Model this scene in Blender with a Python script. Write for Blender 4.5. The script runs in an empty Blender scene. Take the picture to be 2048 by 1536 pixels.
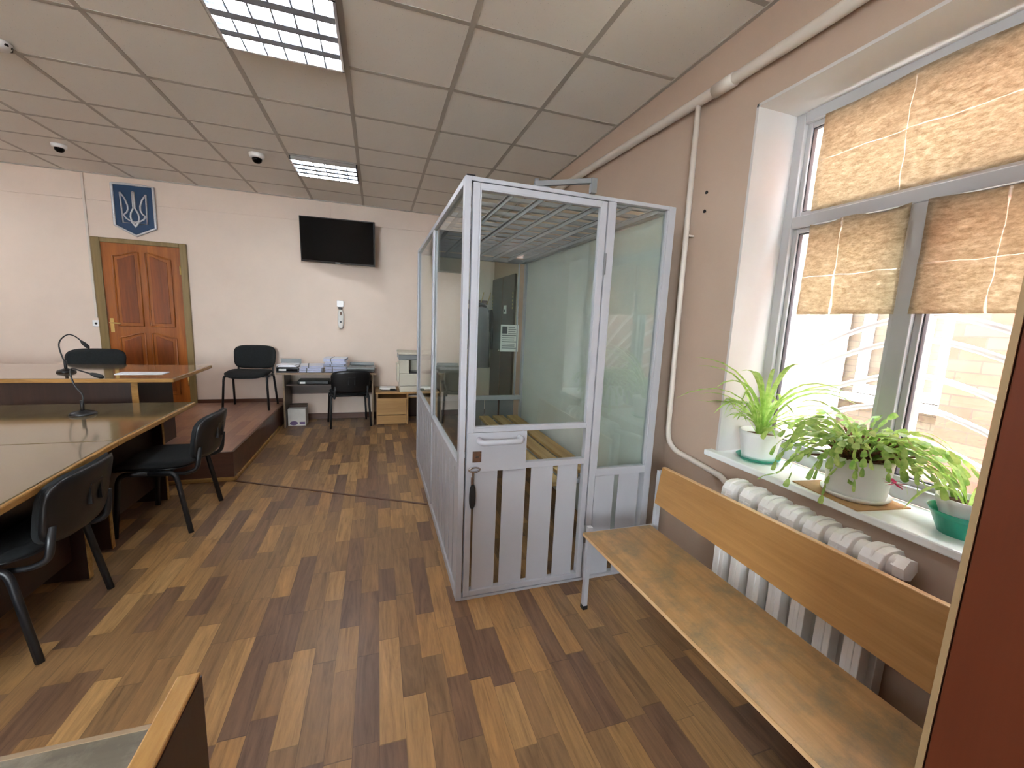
import bpy, bmesh, math, random
from mathutils import Vector, Matrix
random.seed(7)
PI = math.pi
sc = bpy.context.scene
COL = sc.collection

# ------------------------------------------------------------------ camera, world, sun, exposure
def look(yaw, pitch, roll):
    y, p, q = map(math.radians, (yaw, pitch, roll))
    f = Vector((math.sin(y)*math.cos(p), math.cos(y)*math.cos(p), math.sin(p)))
    r = Vector((math.cos(y), -math.sin(y), 0)); u = r.cross(f)
    r2 = r*math.cos(q)+u*math.sin(q); u2 = u*math.cos(q)-r*math.sin(q)
    return Matrix((( r2.x, u2.x, -f.x), (r2.y, u2.y, -f.y), (r2.z, u2.z, -f.z)))
cd = bpy.data.cameras.new('camera'); cam = bpy.data.objects.new('camera', cd); COL.objects.link(cam)
cam.matrix_world = Matrix.Translation((0, 0, 1.4)) @ look(18.3976, -8.586, 2.4487).to_4x4()
cd.sensor_fit = 'HORIZONTAL'; cd.sensor_width = 36; cd.lens = 821.38/2048*36; cd.clip_start = 0.02
sc.camera = cam
sc.view_settings.view_transform = 'Standard'; sc.view_settings.look = 'None'
sc.view_settings.gamma = 1; sc.view_settings.use_curve_mapping = False
sc.view_settings.exposure = 2.8
sc.cycles.max_bounces = 16; sc.cycles.diffuse_bounces = 10; sc.cycles.transparent_max_bounces = 24
w = bpy.data.worlds.new('world'); sc.world = w; w.use_nodes = True
bg = w.node_tree.nodes['Background']; bg.inputs[0].default_value = (0.86, 0.94, 1.0, 1); bg.inputs[1].default_value = 7.0
sd = bpy.data.lights.new('sun', 'SUN'); sd.energy = 9.0; sd.angle = math.radians(3); sd.color = (1, .96, .9)
so = bpy.data.objects.new('sun', sd); COL.objects.link(so)
so.rotation_euler = Vector((0.14, -0.55, -0.8)).to_track_quat('-Z', 'Y').to_euler()
TUBE_POWER = 8.0

# ------------------------------------------------------------------ materials
def lin(c):
    return tuple(((v/255+.055)/1.055)**2.4 if v/255 > .04045 else v/255/12.92 for v in c) + (1,)
class NT:
    def __init__(s, name):
        s.m = bpy.data.materials.new(name); s.m.use_nodes = True; s.t = s.m.node_tree
        s.b = s.t.nodes['Principled BSDF']; s.o = s.t.nodes['Material Output']
    def n(s, ty, **k):
        x = s.t.nodes.new('ShaderNode'+ty)
        for a, b in k.items(): setattr(x, a, b)
        return x
    def l(s, a, b): s.t.links.new(a, b)
    def math(s, op, a, b=None, c=None):
        x = s.n('Math', operation=op)
        for i, v in enumerate((a, b, c)):
            if v is None: continue
            if isinstance(v, (int, float)): x.inputs[i].default_value = v
            else: s.l(v, x.inputs[i])
        return x.outputs[0]
    def coord(s, scale=(1, 1, 1), kind='Object', rot=(0, 0, 0)):
        c = s.n('TexCoord'); m = s.n('Mapping'); m.inputs['Scale'].default_value = scale; m.inputs['Rotation'].default_value = rot
        s.l(c.outputs[kind], m.inputs[0]); return m.outputs[0]
    def noise(s, vec, scale=5, detail=4, rough=.6, dist=0):
        x = s.n('TexNoise'); s.l(vec, x.inputs['Vector']); x.inputs['Scale'].default_value = scale
        x.inputs['Detail'].default_value = detail; x.inputs['Roughness'].default_value = rough; x.inputs['Distortion'].default_value = dist
        return x.outputs['Fac']
    def ramp(s, fac, stops, interp='LINEAR'):
        x = s.n('ValToRGB'); x.color_ramp.interpolation = interp; e = x.color_ramp.elements
        while len(e) > 1: e.remove(e[-1])
        e[0].position = stops[0][0]; e[0].color = stops[0][1]
        for p, c in stops[1:]:
            k = e.new(p); k.color = c
        s.l(fac, x.inputs[0]); return x.outputs[0]
    def mix(s, fac, a, b, mode='MIX'):
        x = s.n('Mix', data_type='RGBA', blend_type=mode)
        for i, v in ((0, fac), (6, a), (7, b)):
            if isinstance(v, (int, float)): x.inputs[i].default_value = v
            elif isinstance(v, tuple): x.inputs[i].default_value = v
            else: s.l(v, x.inputs[i])
        return x.outputs[2]
    def bump(s, h, st=.3, d=.01):
        x = s.n('Bump'); x.inputs['Strength'].default_value = st; x.inputs['Distance'].default_value = d
        s.l(h, x.inputs['Height']); s.l(x.outputs[0], s.b.inputs['Normal'])
    def set(s, col=None, rough=None, metal=None, spec=None, coat=None):
        if col is not None:
            if isinstance(col, tuple): s.b.inputs['Base Color'].default_value = col
            else: s.l(col, s.b.inputs['Base Color'])
        if rough is not None:
            if isinstance(rough, (int, float)): s.b.inputs['Roughness'].default_value = rough
            else: s.l(rough, s.b.inputs['Roughness'])
        if metal is not None: s.b.inputs['Metallic'].default_value = metal
        if spec is not None: s.b.inputs['Specular IOR Level'].default_value = spec
        if coat is not None: s.b.inputs['Coat Weight'].default_value = coat; s.b.inputs['Coat Roughness'].default_value = .08
        return s.m
def plain(name, c, rough=.5, metal=0, var=.08, sc_=6, bump=0, spec=None, coat=None, bsc=200):
    t = NT(name); c = lin(c); v = t.coord()
    n = t.noise(v, sc_)
    lo = tuple(x*(1-var) for x in c[:3])+(1,); hi = tuple(min(1, x*(1+var)) for x in c[:3])+(1,)
    t.set(t.ramp(n, [(.3, lo), (.7, hi)]), rough, metal, spec, coat)
    if bump: t.bump(t.noise(v, bsc, 3), bump, .002)
    return t.m
def wood(name, dark, light, axis=1, rough=.4, sc_=14, coat=None, stretch=.06, wear=None):
    t = NT(name); s = [1, 1, 1]; s[axis] = stretch; v = t.coord(tuple(s))
    n1 = t.noise(v, sc_, 6, .65, .6); n2 = t.noise(v, sc_*6, 3, .7)
    f = t.math('ADD', t.math('MULTIPLY', n1, .75), t.math('MULTIPLY', n2, .25))
    c = t.ramp(f, [(.34, lin(dark)), (.66, lin(light))])
    if wear:
        v2 = t.coord((1, 1, 1)); k = t.noise(v2, 7, 8, .75)
        k2 = t.ramp(k, [(.45, (0, 0, 0, 1)), (.65, (1, 1, 1, 1))])
        c = t.mix(k2, c, lin(wear))
    t.set(c, rough, coat=coat); t.bump(n2, .08, .002)
    return t.m
M = {}
# floor: vinyl with staggered strips
def planks(name, w_, L, tones, rough, gr=1.0):
    t = NT(name); c = t.n('TexCoord'); sp = t.n('SeparateXYZ'); t.l(c.outputs['Object'], sp.inputs[0])
    cx = t.math('FLOOR', t.math('DIVIDE', sp.outputs[0], w_))
    wn = t.n('TexWhiteNoise', noise_dimensions='1D'); t.l(cx, wn.inputs['W'])
    oy = t.math('ADD', t.math('DIVIDE', sp.outputs[1], L), t.math('MULTIPLY', wn.outputs['Value'], 7.3))
    # lengths differ from strip to strip by a slow warp along the strip
    oy = t.math('ADD', oy, t.math('MULTIPLY', t.math('SINE', t.math('ADD', t.math('MULTIPLY', oy, 1.9), t.math('MULTIPLY', cx, 2.1))), .22))
    cy = t.math('FLOOR', oy)
    cb = t.n('CombineXYZ'); t.l(cx, cb.inputs[0]); t.l(cy, cb.inputs[1])
    w2 = t.n('TexWhiteNoise', noise_dimensions='3D'); t.l(cb.outputs[0], w2.inputs['Vector'])
    k = len(tones); base = t.ramp(w2.outputs['Value'], [(i/k, lin(x)) for i, x in enumerate(tones)], 'CONSTANT')
    # grain, shifted per plank
    mp = t.n('Mapping'); mp.inputs['Scale'].default_value = (1, .09, 1); t.l(c.outputs['Object'], mp.inputs[0])
    ad = t.n('VectorMath', operation='ADD'); t.l(mp.outputs[0], ad.inputs[0])
    ms = t.n('VectorMath', operation='SCALE'); t.l(w2.outputs['Color'], ms.inputs[0]); ms.inputs['Scale'].default_value = 20
    t.l(ms.outputs[0], ad.inputs[1])
    g1 = t.noise(ad.outputs[0], 16, 5, .6, 2.6); g2 = t.noise(ad.outputs[0], 130, 3, .7)
    g = t.math('ADD', t.math('MULTIPLY', g1, .7), t.math('MULTIPLY', g2, .3))
    gc = t.ramp(g, [(.32, (.58, .54, .50, 1)), (.5, (.97, .95, .93, 1)), (.68, (1.32, 1.28, 1.2, 1))])
    col = t.mix(gr, base, gc, 'MULTIPLY')
    # thin seam
    fx = t.math('FRACT', t.math('DIVIDE', sp.outputs[0], w_)); fy = t.math('FRACT', oy)
    ex = t.math('LESS_THAN', fx, .02); ey = t.math('LESS_THAN', fy, .007)
    e = t.math('MAXIMUM', ex, ey)
    col = t.mix(t.math('MULTIPLY', e, .45), col, (.03, .02, .012, 1))
    t.set(col, t.math('ADD', t.math('MULTIPLY', g2, .12), rough), spec=.5)
    t.bump(g2, .05, .001); return t.m
TONES = [(166, 130, 86), (138, 106, 72), (118, 90, 68), (150, 116, 76), (126, 98, 68), (110, 84, 66), (160, 122, 78), (134, 104, 72)]
M['floor'] = planks('vinyl_floor', .0845, .34, TONES, .30)
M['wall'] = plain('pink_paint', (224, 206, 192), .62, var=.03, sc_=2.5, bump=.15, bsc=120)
M['wall_shaded'] = plain('pink_paint_shaded', (188, 166, 148), .62, var=.03, sc_=2.5, bump=.15, bsc=120)  # same pink paint, colour darkened for the weaker light on this wall
M['reveal'] = plain('white_plaster', (206, 204, 203), .6, var=.02)
t = NT('ceiling_tile'); v = t.coord()
vo = t.n('TexVoronoi'); vo.inputs['Scale'].default_value = 90; t.l(v, vo.inputs['Vector'])
sp_ = t.ramp(vo.outputs['Distance'], [(.10, (0, 0, 0, 1)), (.16, (1, 1, 1, 1))])
nn = t.noise(v, 60, 3); gate = t.ramp(t.noise(v, 34, 2), [(.52, (1, 1, 1, 1)), (.6, (0, 0, 0, 1))])
k = t.mix(gate, sp_, (1, 1, 1, 1))
t.set(t.mix(k, lin((170, 166, 158)), lin((226, 222, 214))), .9); t.bump(nn, .25, .003); M['tile'] = t.m
M['grid'] = plain('ceiling_grid', (170, 163, 153), .5, var=.04)
M['grey'] = plain('grey_enamel', (170, 172, 179), .42, var=.03, sc_=3, bump=.05)
M['greydark'] = plain('dark_grey_steel', (120, 122, 124), .45, var=.05)  # darker grey for the rear slats, hinges and arm
M['greysheet'] = plain('pale_sheet', (200, 204, 200), .5, var=.03)
M['white'] = plain('white_plastic', (238, 238, 240), .3, var=.02)
M['frame'] = plain('window_plastic', (188, 189, 192), .3, var=.02)  # white plastic, backlit shade put into its base colour
M['sill'] = plain('sill_plastic', (236, 240, 240), .25, var=.03, sc_=9)
M['radiator'] = plain('radiator_enamel', (232, 230, 227), .35, var=.05, sc_=12, bump=.2, bsc=60)
M['pipe'] = plain('pipe_enamel', (214, 204, 194), .35, var=.04, sc_=8)
M['rubber'] = plain('black_rubber', (18, 18, 19), .6)
M['seal'] = plain('grey_seal', (70, 72, 78), .5)
M['black'] = plain('black_plastic', (22, 22, 24), .35, var=.1)
M['legblack'] = plain('black_tube', (26, 27, 30), .38, var=.1)
M['fabric'] = plain('black_fabric', (22, 25, 27), .9, var=.25, sc_=60, bump=.5, bsc=500)
M['screen'] = plain('tv_screen', (3, 3, 4), .15, var=.02, spec=.12)
M['chrome'] = plain('chrome', (205, 205, 205), .2, 1, var=.03)
M['silver'] = plain('foil_silver', (206, 208, 212), .3, .35, var=.10, sc_=40)
M['louvre'] = plain('louvre_metal', (138, 146, 158), .5)
M['brass'] = plain('brass', (206, 176, 110), .28, .9)
M['rust'] = plain('rusty_plate', (104, 78, 62), .5, .5, var=.25, sc_=60)
M['blue'] = plain('emblem_blue', (22, 58, 94), .4, var=.04)
M['paper'] = plain('white_paper', (226, 228, 236), .7, var=.03)
M['paperblue'] = plain('bluish_paper', (190, 196, 222), .7, var=.06, sc_=30)
M['ink'] = plain('grey_ink', (92, 96, 100), .8)
M['label'] = plain('label_white', (224, 224, 220), .6)
M['purple'] = plain('purple_print', (122, 104, 150), .6)
M['card'] = plain('cardboard', (176, 138, 96), .8, var=.1, sc_=30)
M['desk'] = wood('lacquered_olive_table', (84, 72, 50), (122, 108, 80), 1, .12, 9, coat=.5, stretch=.3)
M['deskj'] = wood('lacquered_judge_table', (100, 80, 54), (134, 110, 80), 0, .08, 7, coat=.7, stretch=.3)
M['edge'] = wood('honey_edge', (128, 92, 46), (176, 134, 78), 0, .25, 20, stretch=.15)
M['edgey'] = wood('honey_edge_long', (128, 92, 46), (176, 134, 78), 1, .25, 20, stretch=.15)
M['darkw'] = wood('dark_brown_panel', (34, 18, 13), (56, 32, 22), 2, .4, 10)
M['deskb'] = wood('brown_desk_laminate', (62, 44, 34), (92, 68, 52), 0, .4, 10)
M['deskedge'] = wood('desk_edge_band', (120, 100, 78), (150, 128, 100), 0, .5, 10)
M['oak'] = wood('light_oak_laminate', (150, 112, 66), (184, 146, 94), 0, .45, 10)
M['benchw'] = wood('bench_plywood', (150, 114, 70), (186, 146, 98), 1, .30, 16, wear=(128, 112, 84))
M['benchb'] = wood('bench_backrest_plywood', (152, 110, 62), (180, 136, 84), 1, .35, 16)
M['ply'] = wood('plywood_edge', (190, 150, 104), (228, 194, 150), 1, .5, 40)
M['pine'] = wood('varnished_pine', (122, 62, 18), (178, 104, 40), 2, .3, 9, coat=.3)
M['pined'] = wood('varnished_pine_field', (92, 42, 16), (150, 78, 30), 2, .3, 9, coat=.3)
M['doorframe'] = wood('olive_door_frame', (116, 96, 56), (146, 124, 80), 2, .4, 8)
M['slatw'] = wood('raw_pine_slat', (150, 118, 72), (196, 166, 112), 1, .6, 9)
M['redw'] = wood('red_brown_wardrobe', (76, 32, 16), (92, 42, 24), 2, .35, 5, coat=.1)
M['bands'] = plain('beige_edge_band', (140, 116, 84), .5)
M['plat'] = planks('platform_vinyl', .0845, .34, [(168, 128, 104), (158, 118, 96), (148, 108, 90), (164, 124, 98)], .24, .35)
M['basebd'] = wood('brown_baseboard', (70, 42, 30), (100, 64, 46), 0, .35, 12)
M['darkdoor'] = wood('dark_entrance_door', (58, 42, 34), (74, 54, 44), 2, .4, 6)
M['soil'] = plain('potting_soil', (96, 66, 50), .95, var=.5, sc_=80, bump=1, bsc=90)
M['pot'] = plain('white_pot', (236, 238, 240), .3, var=.02)
M['green'] = plain('green_plastic', (58, 176, 150), .3, var=.05)
M['pink'] = plain('pink_petal', (226, 40, 120), .5)
M['stem'] = plain('woody_stem', (124, 84, 60), .8, var=.3, sc_=60)
M['cloth'] = plain('dark_coat', (24, 22, 20), .95, var=.3, sc_=10)
M['beige'] = plain('beige_plastic', (206, 202, 186), .45, var=.02)
M['greyplastic'] = plain('grey_plastic', (128, 132, 134), .4)
M['lead'] = plain('ground', (190, 188, 182), .95, var=.2)
def leafmat(name, c, c2):
    t = NT(name); n = t.noise(t.coord(), 25, 3); col = t.ramp(n, [(.35, lin(c)), (.65, lin(c2))])
    t.set(col, .4)
    tr = t.n('BsdfTranslucent'); t.l(col, tr.inputs[0]); ms = t.n('MixShader'); ms.inputs[0].default_value = .45
    t.l(t.b.outputs[0], ms.inputs[1]); t.l(tr.outputs[0], ms.inputs[2]); t.l(ms.outputs[0], t.o.inputs[0]); return t.m
M['leaf'] = leafmat('spider_leaf', (140, 186, 76), (200, 228, 138))
M['leaf2'] = leafmat('cactus_leaf', (124, 168, 76), (192, 216, 126))
# kraft paper on the panes; light shines through where the folds are worn
def kraft(fy, fz, seed):
    t = NT('kraft_paper'); v = t.coord(); n = t.noise(t.coord((1, .4, 1)), 75, 7, .8)
    c = t.ramp(n, [(.34, lin((176, 160, 136))), (.52, lin((208, 196, 174))), (.70, lin((234, 226, 210)))])
    sp = t.n('SeparateXYZ'); t.l(v, sp.inputs[0]); hole = None; soft = None
    mp = t.n('Mapping'); mp.inputs['Location'].default_value = (0, seed*3.7, seed*1.3); t.l(v, mp.inputs[0])
    wob = t.noise(mp.outputs[0], 9, 2); wid = t.noise(mp.outputs[0], 6, 1)
    for pos, out in [(p, 1) for p in fy]+[(p, 2) for p in fz]:
        d = t.math('ABSOLUTE', t.math('ADD', t.math('SUBTRACT', sp.outputs[out], pos), t.math('MULTIPLY', t.math('SUBTRACT', wob, .5), .022)))
        wmax = .016 if out == 1 else .005
        w_ = t.math('MULTIPLY', t.math('MAXIMUM', t.math('SUBTRACT', wid, .50), .0), wmax*2.2)
        h = t.math('LESS_THAN', d, t.math('ADD', w_, .0006)); f = t.math('LESS_THAN', d, .0016)
        hole = h if hole is None else t.math('MAXIMUM', hole, h); soft = f if soft is None else t.math('MAXIMUM', soft, f)
    c = t.mix(t.math('MULTIPLY', soft, .45), c, (1, .97, .88, 1))
    tr = t.n('BsdfTranslucent'); t.l(c, tr.inputs[0]); df = t.n('BsdfDiffuse'); t.l(c, df.inputs[0]); ms = t.n('MixShader'); ms.inputs[0].default_value = .70
    t.l(df.outputs[0], ms.inputs[1]); t.l(tr.outputs[0], ms.inputs[2])
    tp = t.n('BsdfTransparent'); m2 = t.n('MixShader'); t.l(t.math('MULTIPLY', hole, .55), m2.inputs[0]); t.l(ms.outputs[0], m2.inputs[1]); t.l(tp.outputs[0], m2.inputs[2])
    t.l(m2.outputs[0], t.o.inputs[0]); return t.m
def glass(name, tint, ior=1.5, gl=1.0):
    t = NT(name); tr = t.n('BsdfTransparent'); tr.inputs[0].default_value = tint+(1,)
    g = t.n('BsdfGlossy'); g.inputs['Roughness'].default_value = .0; g.inputs[0].default_value = (gl, gl, gl, 1)
    f = t.n('Fresnel'); ge = t.n('NewGeometry'); t.l(t.math('ADD', t.math('MULTIPLY', ge.outputs['Backfacing'], 1/ior-ior), ior), f.inputs[0]); ms = t.n('MixShader')
    t.l(f.outputs[0], ms.inputs[0]); t.l(tr.outputs[0], ms.inputs[1]); t.l(g.outputs[0], ms.inputs[2]); t.l(ms.outputs[0], t.o.inputs[0]); return t.m
M['glass'] = glass('cage_glass', (.90, .945, .925), 1.5)
M['winglass'] = glass('window_glass', (.97, .98, .98), 1.45)
def emit(name, c, s):
    t = NT(name); e = t.n('Emission'); e.inputs[0].default_value = c+(1,); e.inputs[1].default_value = s
    t.l(e.outputs[0], t.o.inputs[0]); return t.m
M['tube'] = emit('fluorescent_tube', (.92, .96, 1.0), TUBE_POWER)
def bricks(name, c1, c2, mortar, sx, rot=(0, 0, 0)):
    t = NT(name); c = t.n('TexCoord'); sp = t.n('SeparateXYZ'); t.l(c.outputs['Object'], sp.inputs[0])
    cb = t.n('CombineXYZ'); t.l(sp.outputs[1], cb.inputs[0]); t.l(sp.outputs[2], cb.inputs[1])
    b = t.n('TexBrick'); t.l(cb.outputs[0], b.inputs['Vector']); b.inputs['Scale'].default_value = sx
    b.inputs['Color1'].default_value = lin(c1); b.inputs['Color2'].default_value = lin(c2); b.inputs['Mortar'].default_value = lin(mortar)
    b.inputs['Mortar Size'].default_value = .012; b.inputs['Brick Width'].default_value = .52; b.inputs['Row Height'].default_value = .17; b.inputs['Mortar Smooth'].default_value = .3
    n = t.noise(cb.outputs[0], 6, 4); col = t.mix(t.math('MULTIPLY', n, .5), b.outputs[0], lin((128, 118, 104)))
    t.set(col, .9); t.bump(b.outputs['Fac'], -.5, .01); return t.m
M['brickA'] = bricks('cream_brick', (96, 88, 76), (84, 68, 54), (58, 53, 48), 3.0)
M['brickB'] = bricks('red_brick', (128, 50, 34), (126, 86, 68), (70, 56, 50), 2.5)

# ------------------------------------------------------------------ mesh helpers
class MB:
    def __init__(s): s.bm = bmesh.new()
    def box(s, x0, x1, y0, y1, z0, z1, m=None):
        P = [Vector(p) for p in ((x0,y0,z0),(x1,y0,z0),(x1,y1,z0),(x0,y1,z0),(x0,y0,z1),(x1,y0,z1),(x1,y1,z1),(x0,y1,z1))]
        if m is not None: P = [m @ p for p in P]
        v = [s.bm.verts.new(p) for p in P]
        for f in ((3,2,1,0),(4,5,6,7),(0,1,5,4),(1,2,6,5),(2,3,7,6),(3,0,4,7)): s.bm.faces.new([v[i] for i in f])
        return s
    def bar(s, a, b, wx, wz, up=(0, 0, 1)):
        a, b = Vector(a), Vector(b); d = (b-a).normalized(); u = Vector(up); sd = d.cross(u)
        if sd.length < 1e-4: sd = d.cross(Vector((0, 1, 0)))
        sd.normalize(); u = sd.cross(d)
        m = Matrix(((sd.x, d.x, u.x, a.x), (sd.y, d.y, u.y, a.y), (sd.z, d.z, u.z, a.z), (0, 0, 0, 1)))
        return s.box(-wx/2, wx/2, 0, (b-a).length, -wz/2, wz/2, m)
    def tube(s, pts, r, n=10, cap=True, flat=1):
        pts = [Vector(p) for p in pts]; rs = r if isinstance(r, (list, tuple)) else [r]*len(pts)
        rings = []; prev = None
        for i, p in enumerate(pts):
            d = (pts[min(i+1, len(pts)-1)]-pts[max(i-1, 0)]).normalized()
            if prev is None:
                a = d.orthogonal().normalized()
                if abs(d.z) > .9: a = Vector((1, 0, 0))-d*d.x; a.normalize()
            else: a = (prev-d*prev.dot(d)).normalized()
            prev = a; b = d.cross(a)
            rings.append([s.bm.verts.new(p+(a*math.cos(2*PI*k/n)+b*math.sin(2*PI*k/n)*flat)*rs[i]) for k in range(n)])
        for A, B in zip(rings, rings[1:]):
            for k in range(n): s.bm.faces.new((A[k], A[(k+1) % n], B[(k+1) % n], B[k]))
        if cap:
            s.bm.faces.new(rings[0][::-1]); s.bm.faces.new(rings[-1])
        return s
    def lathe(s, prof, c=(0, 0, 0), n=28, rib=0, ribn=0, axis='z'):
        c = Vector(c); rings = []
        for r, z in prof:
            R = []
            for k in range(n):
                a = 2*PI*k/n; rr = r*(1+rib*math.sin(a*ribn+z*20)); p = Vector((rr*math.cos(a), rr*math.sin(a), z))
                if axis == 'y': p = Vector((p.x, p.z, p.y))
                if axis == 'x': p = Vector((p.z, p.x, p.y))
                R.append(s.bm.verts.new(c+p))
            rings.append(R)
        for A, B in zip(rings, rings[1:]):
            for k in range(n): s.bm.faces.new((A[k], A[(k+1) % n], B[(k+1) % n], B[k]))
        if prof[0][0] > 1e-5: s.bm.faces.new(rings[0][::-1])
        if prof[-1][0] > 1e-5: s.bm.faces.new(rings[-1])
        return s
    def prism(s, pts, axis, a, b):
        def P(p, t):
            return {'x': (t, p[0], p[1]), 'y': (p[0], t, p[1]), 'z': (p[0], p[1], t)}[axis]
        A = [s.bm.verts.new(P(p, a)) for p in pts]; B = [s.bm.verts.new(P(p, b)) for p in pts]; n = len(pts)
        s.bm.faces.new(A); s.bm.faces.new(B[::-1])
        for k in range(n): s.bm.faces.new((A[k], A[(k+1) % n], B[(k+1) % n], B[k]))
        return s
    def pad(s, W, H, T, bend, n=3.5, rings=6, seg=36, plane='xy', c=(0, 0, 0), taper=0):
        c = Vector(c); S = []
        for side in (1, -1):
            R = []
            for i in range(rings+1):
                r = (i/rings)**.6; tt = T/2*(1-r**7)**.5 if i < rings else 0
                row = []
                for k in range(seg):
                    a = 2*PI*k/seg; cu = math.copysign(abs(math.cos(a))**(2/n), math.cos(a)); sv = math.copysign(abs(math.sin(a))**(2/n), math.sin(a))
                    u, v = cu*r*W/2*(1+taper*sv*r), sv*r*H/2; o = bend(u, v)+side*tt
                    row.append((u, v, o) if plane == 'xy' else (u, o, v))
                    if i == 0: break
                R.append(row)
            S.append(R)
        rim = [s.bm.verts.new(c+Vector(p)) for p in S[0][-1]]
        for R in S:
            cen = s.bm.verts.new(c+Vector(R[0][0])); prev = None
            for i in range(1, rings+1):
                cur = rim if i == rings else [s.bm.verts.new(c+Vector(p)) for p in R[i]]
                for k in range(seg):
                    if prev is None: s.bm.faces.new((cen, cur[k], cur[(k+1) % seg]))
                    else: s.bm.faces.new((prev[k], cur[k], cur[(k+1) % seg], prev[(k+1) % seg]))
                prev = cur
        return s
    def leaf(s, pts, widths, side, fold=0):
        pts = [Vector(p) for p in pts]; side = Vector(side).normalized(); pr = None
        for p, w_ in zip(pts, widths):
            cur = [s.bm.verts.new(p-side*w_/2+Vector((0, 0, fold*w_))), s.bm.verts.new(p), s.bm.verts.new(p+side*w_/2+Vector((0, 0, fold*w_)))]
            if pr:
                s.bm.faces.new((pr[0], pr[1], cur[1], cur[0])); s.bm.faces.new((pr[1], pr[2], cur[2], cur[1]))
            pr = cur
        return s
    def xf(s, m): bmesh.ops.transform(s.bm, matrix=m, verts=s.bm.verts); return s
    def build(s, name, mat, parent=None, bevel=0, smooth=False, loc=None, keep=False):
        bmesh.ops.recalc_face_normals(s.bm, faces=s.bm.faces)
        me = bpy.data.meshes.new(name); s.bm.to_mesh(me); s.bm.free()
        if smooth:
            for p in me.polygons: p.use_smooth = True
        me.materials.append(M[mat] if isinstance(mat, str) else mat)
        o = bpy.data.objects.new(name, me); COL.objects.link(o)
        if parent is not None: o.parent = parent
        if loc is not None: o.location = loc
        if bevel:
            b = o.modifiers.new('bevel', 'BEVEL'); b.width = bevel; b.segments = 2; b.limit_method = 'ANGLE'; b.angle_limit = .7
        return o
def B(*a, **k): return MB().box(*a, **k)
def tag(o, label, cat, group=None):
    o['label'] = label; o['category'] = cat
    if group: o['group'] = group
    return o
def empty(name, loc=(0, 0, 0), rz=0):
    o = bpy.data.objects.new(name, None); COL.objects.link(o); o.location = loc; o.rotation_euler = (0, 0, rz); o.empty_display_size = .1; return o
def thing(name, label, cat, loc=(0, 0, 0), rz=0, group=None): return tag(empty(name, loc, rz), label, cat, group)
def struct(o): o['kind'] = 'structure'; return o
def copy_tree(o, parent=None):
    c = o.copy(); COL.objects.link(c); c.parent = parent
    for ch in [x for x in bpy.data.objects if x.parent == o]: copy_tree(ch, c)
    return c
def arc(p0, p1, p2, n=6):
    p0, p1, p2 = Vector(p0), Vector(p1), Vector(p2)
    return [p0*(1-t)**2+p1*2*t*(1-t)+p2*t*t for t in [i/n for i in range(n+1)]]

# ------------------------------------------------------------------ room shell
XR, YB, ZC, XL, YF = 1.634, 5.94, 2.805, -4.6, -3.0
struct(B(XL-.1, 2.1, YF-.1, YB+.1, -.1, 0).build('floor', 'floor'))
ceil = struct(B(XL-.1, 2.1, YF-.1, YB+.2, ZC, ZC+.1).build('ceiling', 'tile'))
GY = [-2.62, -2.02, -1.42, -.82, -.22, .38, .98, 1.58, 2.18, 2.785, 3.385, 3.975, 4.385, 4.885, 5.45]
GX = [1.048-.6*k for k in range(10)]
for x in GX: B(x-.0135, x+.0135, YF, YB, ZC-.003, ZC+.002).build('grid_rail', 'grid', ceil)
for y in GY: B(XL, XR, y-.0135, y+.0135, ZC-.0025, ZC+.002).build('grid_rail', 'grid', ceil)
B(XR-.02, XR, YF, YB, ZC-.008, ZC+.002).build('edge_angle', 'grid', ceil)
B(XL, XR, YB-.02, YB, ZC-.008, ZC+.002).build('edge_angle', 'grid', ceil)
struct(B(XL-.1, 2.1, YB, YB+.2, 0, ZC).build('wall_back', 'wall'))
struct(B(XL-.2, XL, YF-.1, YB+.2, 0, ZC).build('wall_left', 'wall'))
m = MB(); FILL_WIN = ((-2.6, -1.0),)
m.box(XL-.1, FILL_WIN[0][0], YF-.2, YF, 0, ZC).box(FILL_WIN[0][1], 2.1, YF-.2, YF, 0, ZC)
for a, b in FILL_WIN: m.box(a, b, YF-.2, YF, 0, .8).box(a, b, YF-.2, YF, 2.41, ZC)
struct(m.build('wall_front', 'wall'))
for i, (a, b) in enumerate(FILL_WIN):  # window out of view, added to let in fill light
    c_ = (a+b)/2
    fr = struct(MB().box(a, a+.06, YF-.15, YF-.09, .8, 2.41).box(b-.06, b, YF-.15, YF-.09, .8, 2.41).box(a+.06, b-.06, YF-.15, YF-.09, .8, .86).box(a+.06, b-.06, YF-.15, YF-.09, 2.35, 2.41).box(c_-.03, c_+.03, YF-.15, YF-.09, .86, 2.35).build('window_%d' % (i+3), 'white'))
    for p, q in ((a+.06, c_-.03), (c_+.03, b-.06)): B(p, q, YF-.124, YF-.12, .86, 2.35).build('glass_pane', 'winglass', fr)
    B(a, b, YF-.2, YF+.04, .77, .8).build('window_sill', 'sill', fr)
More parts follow.
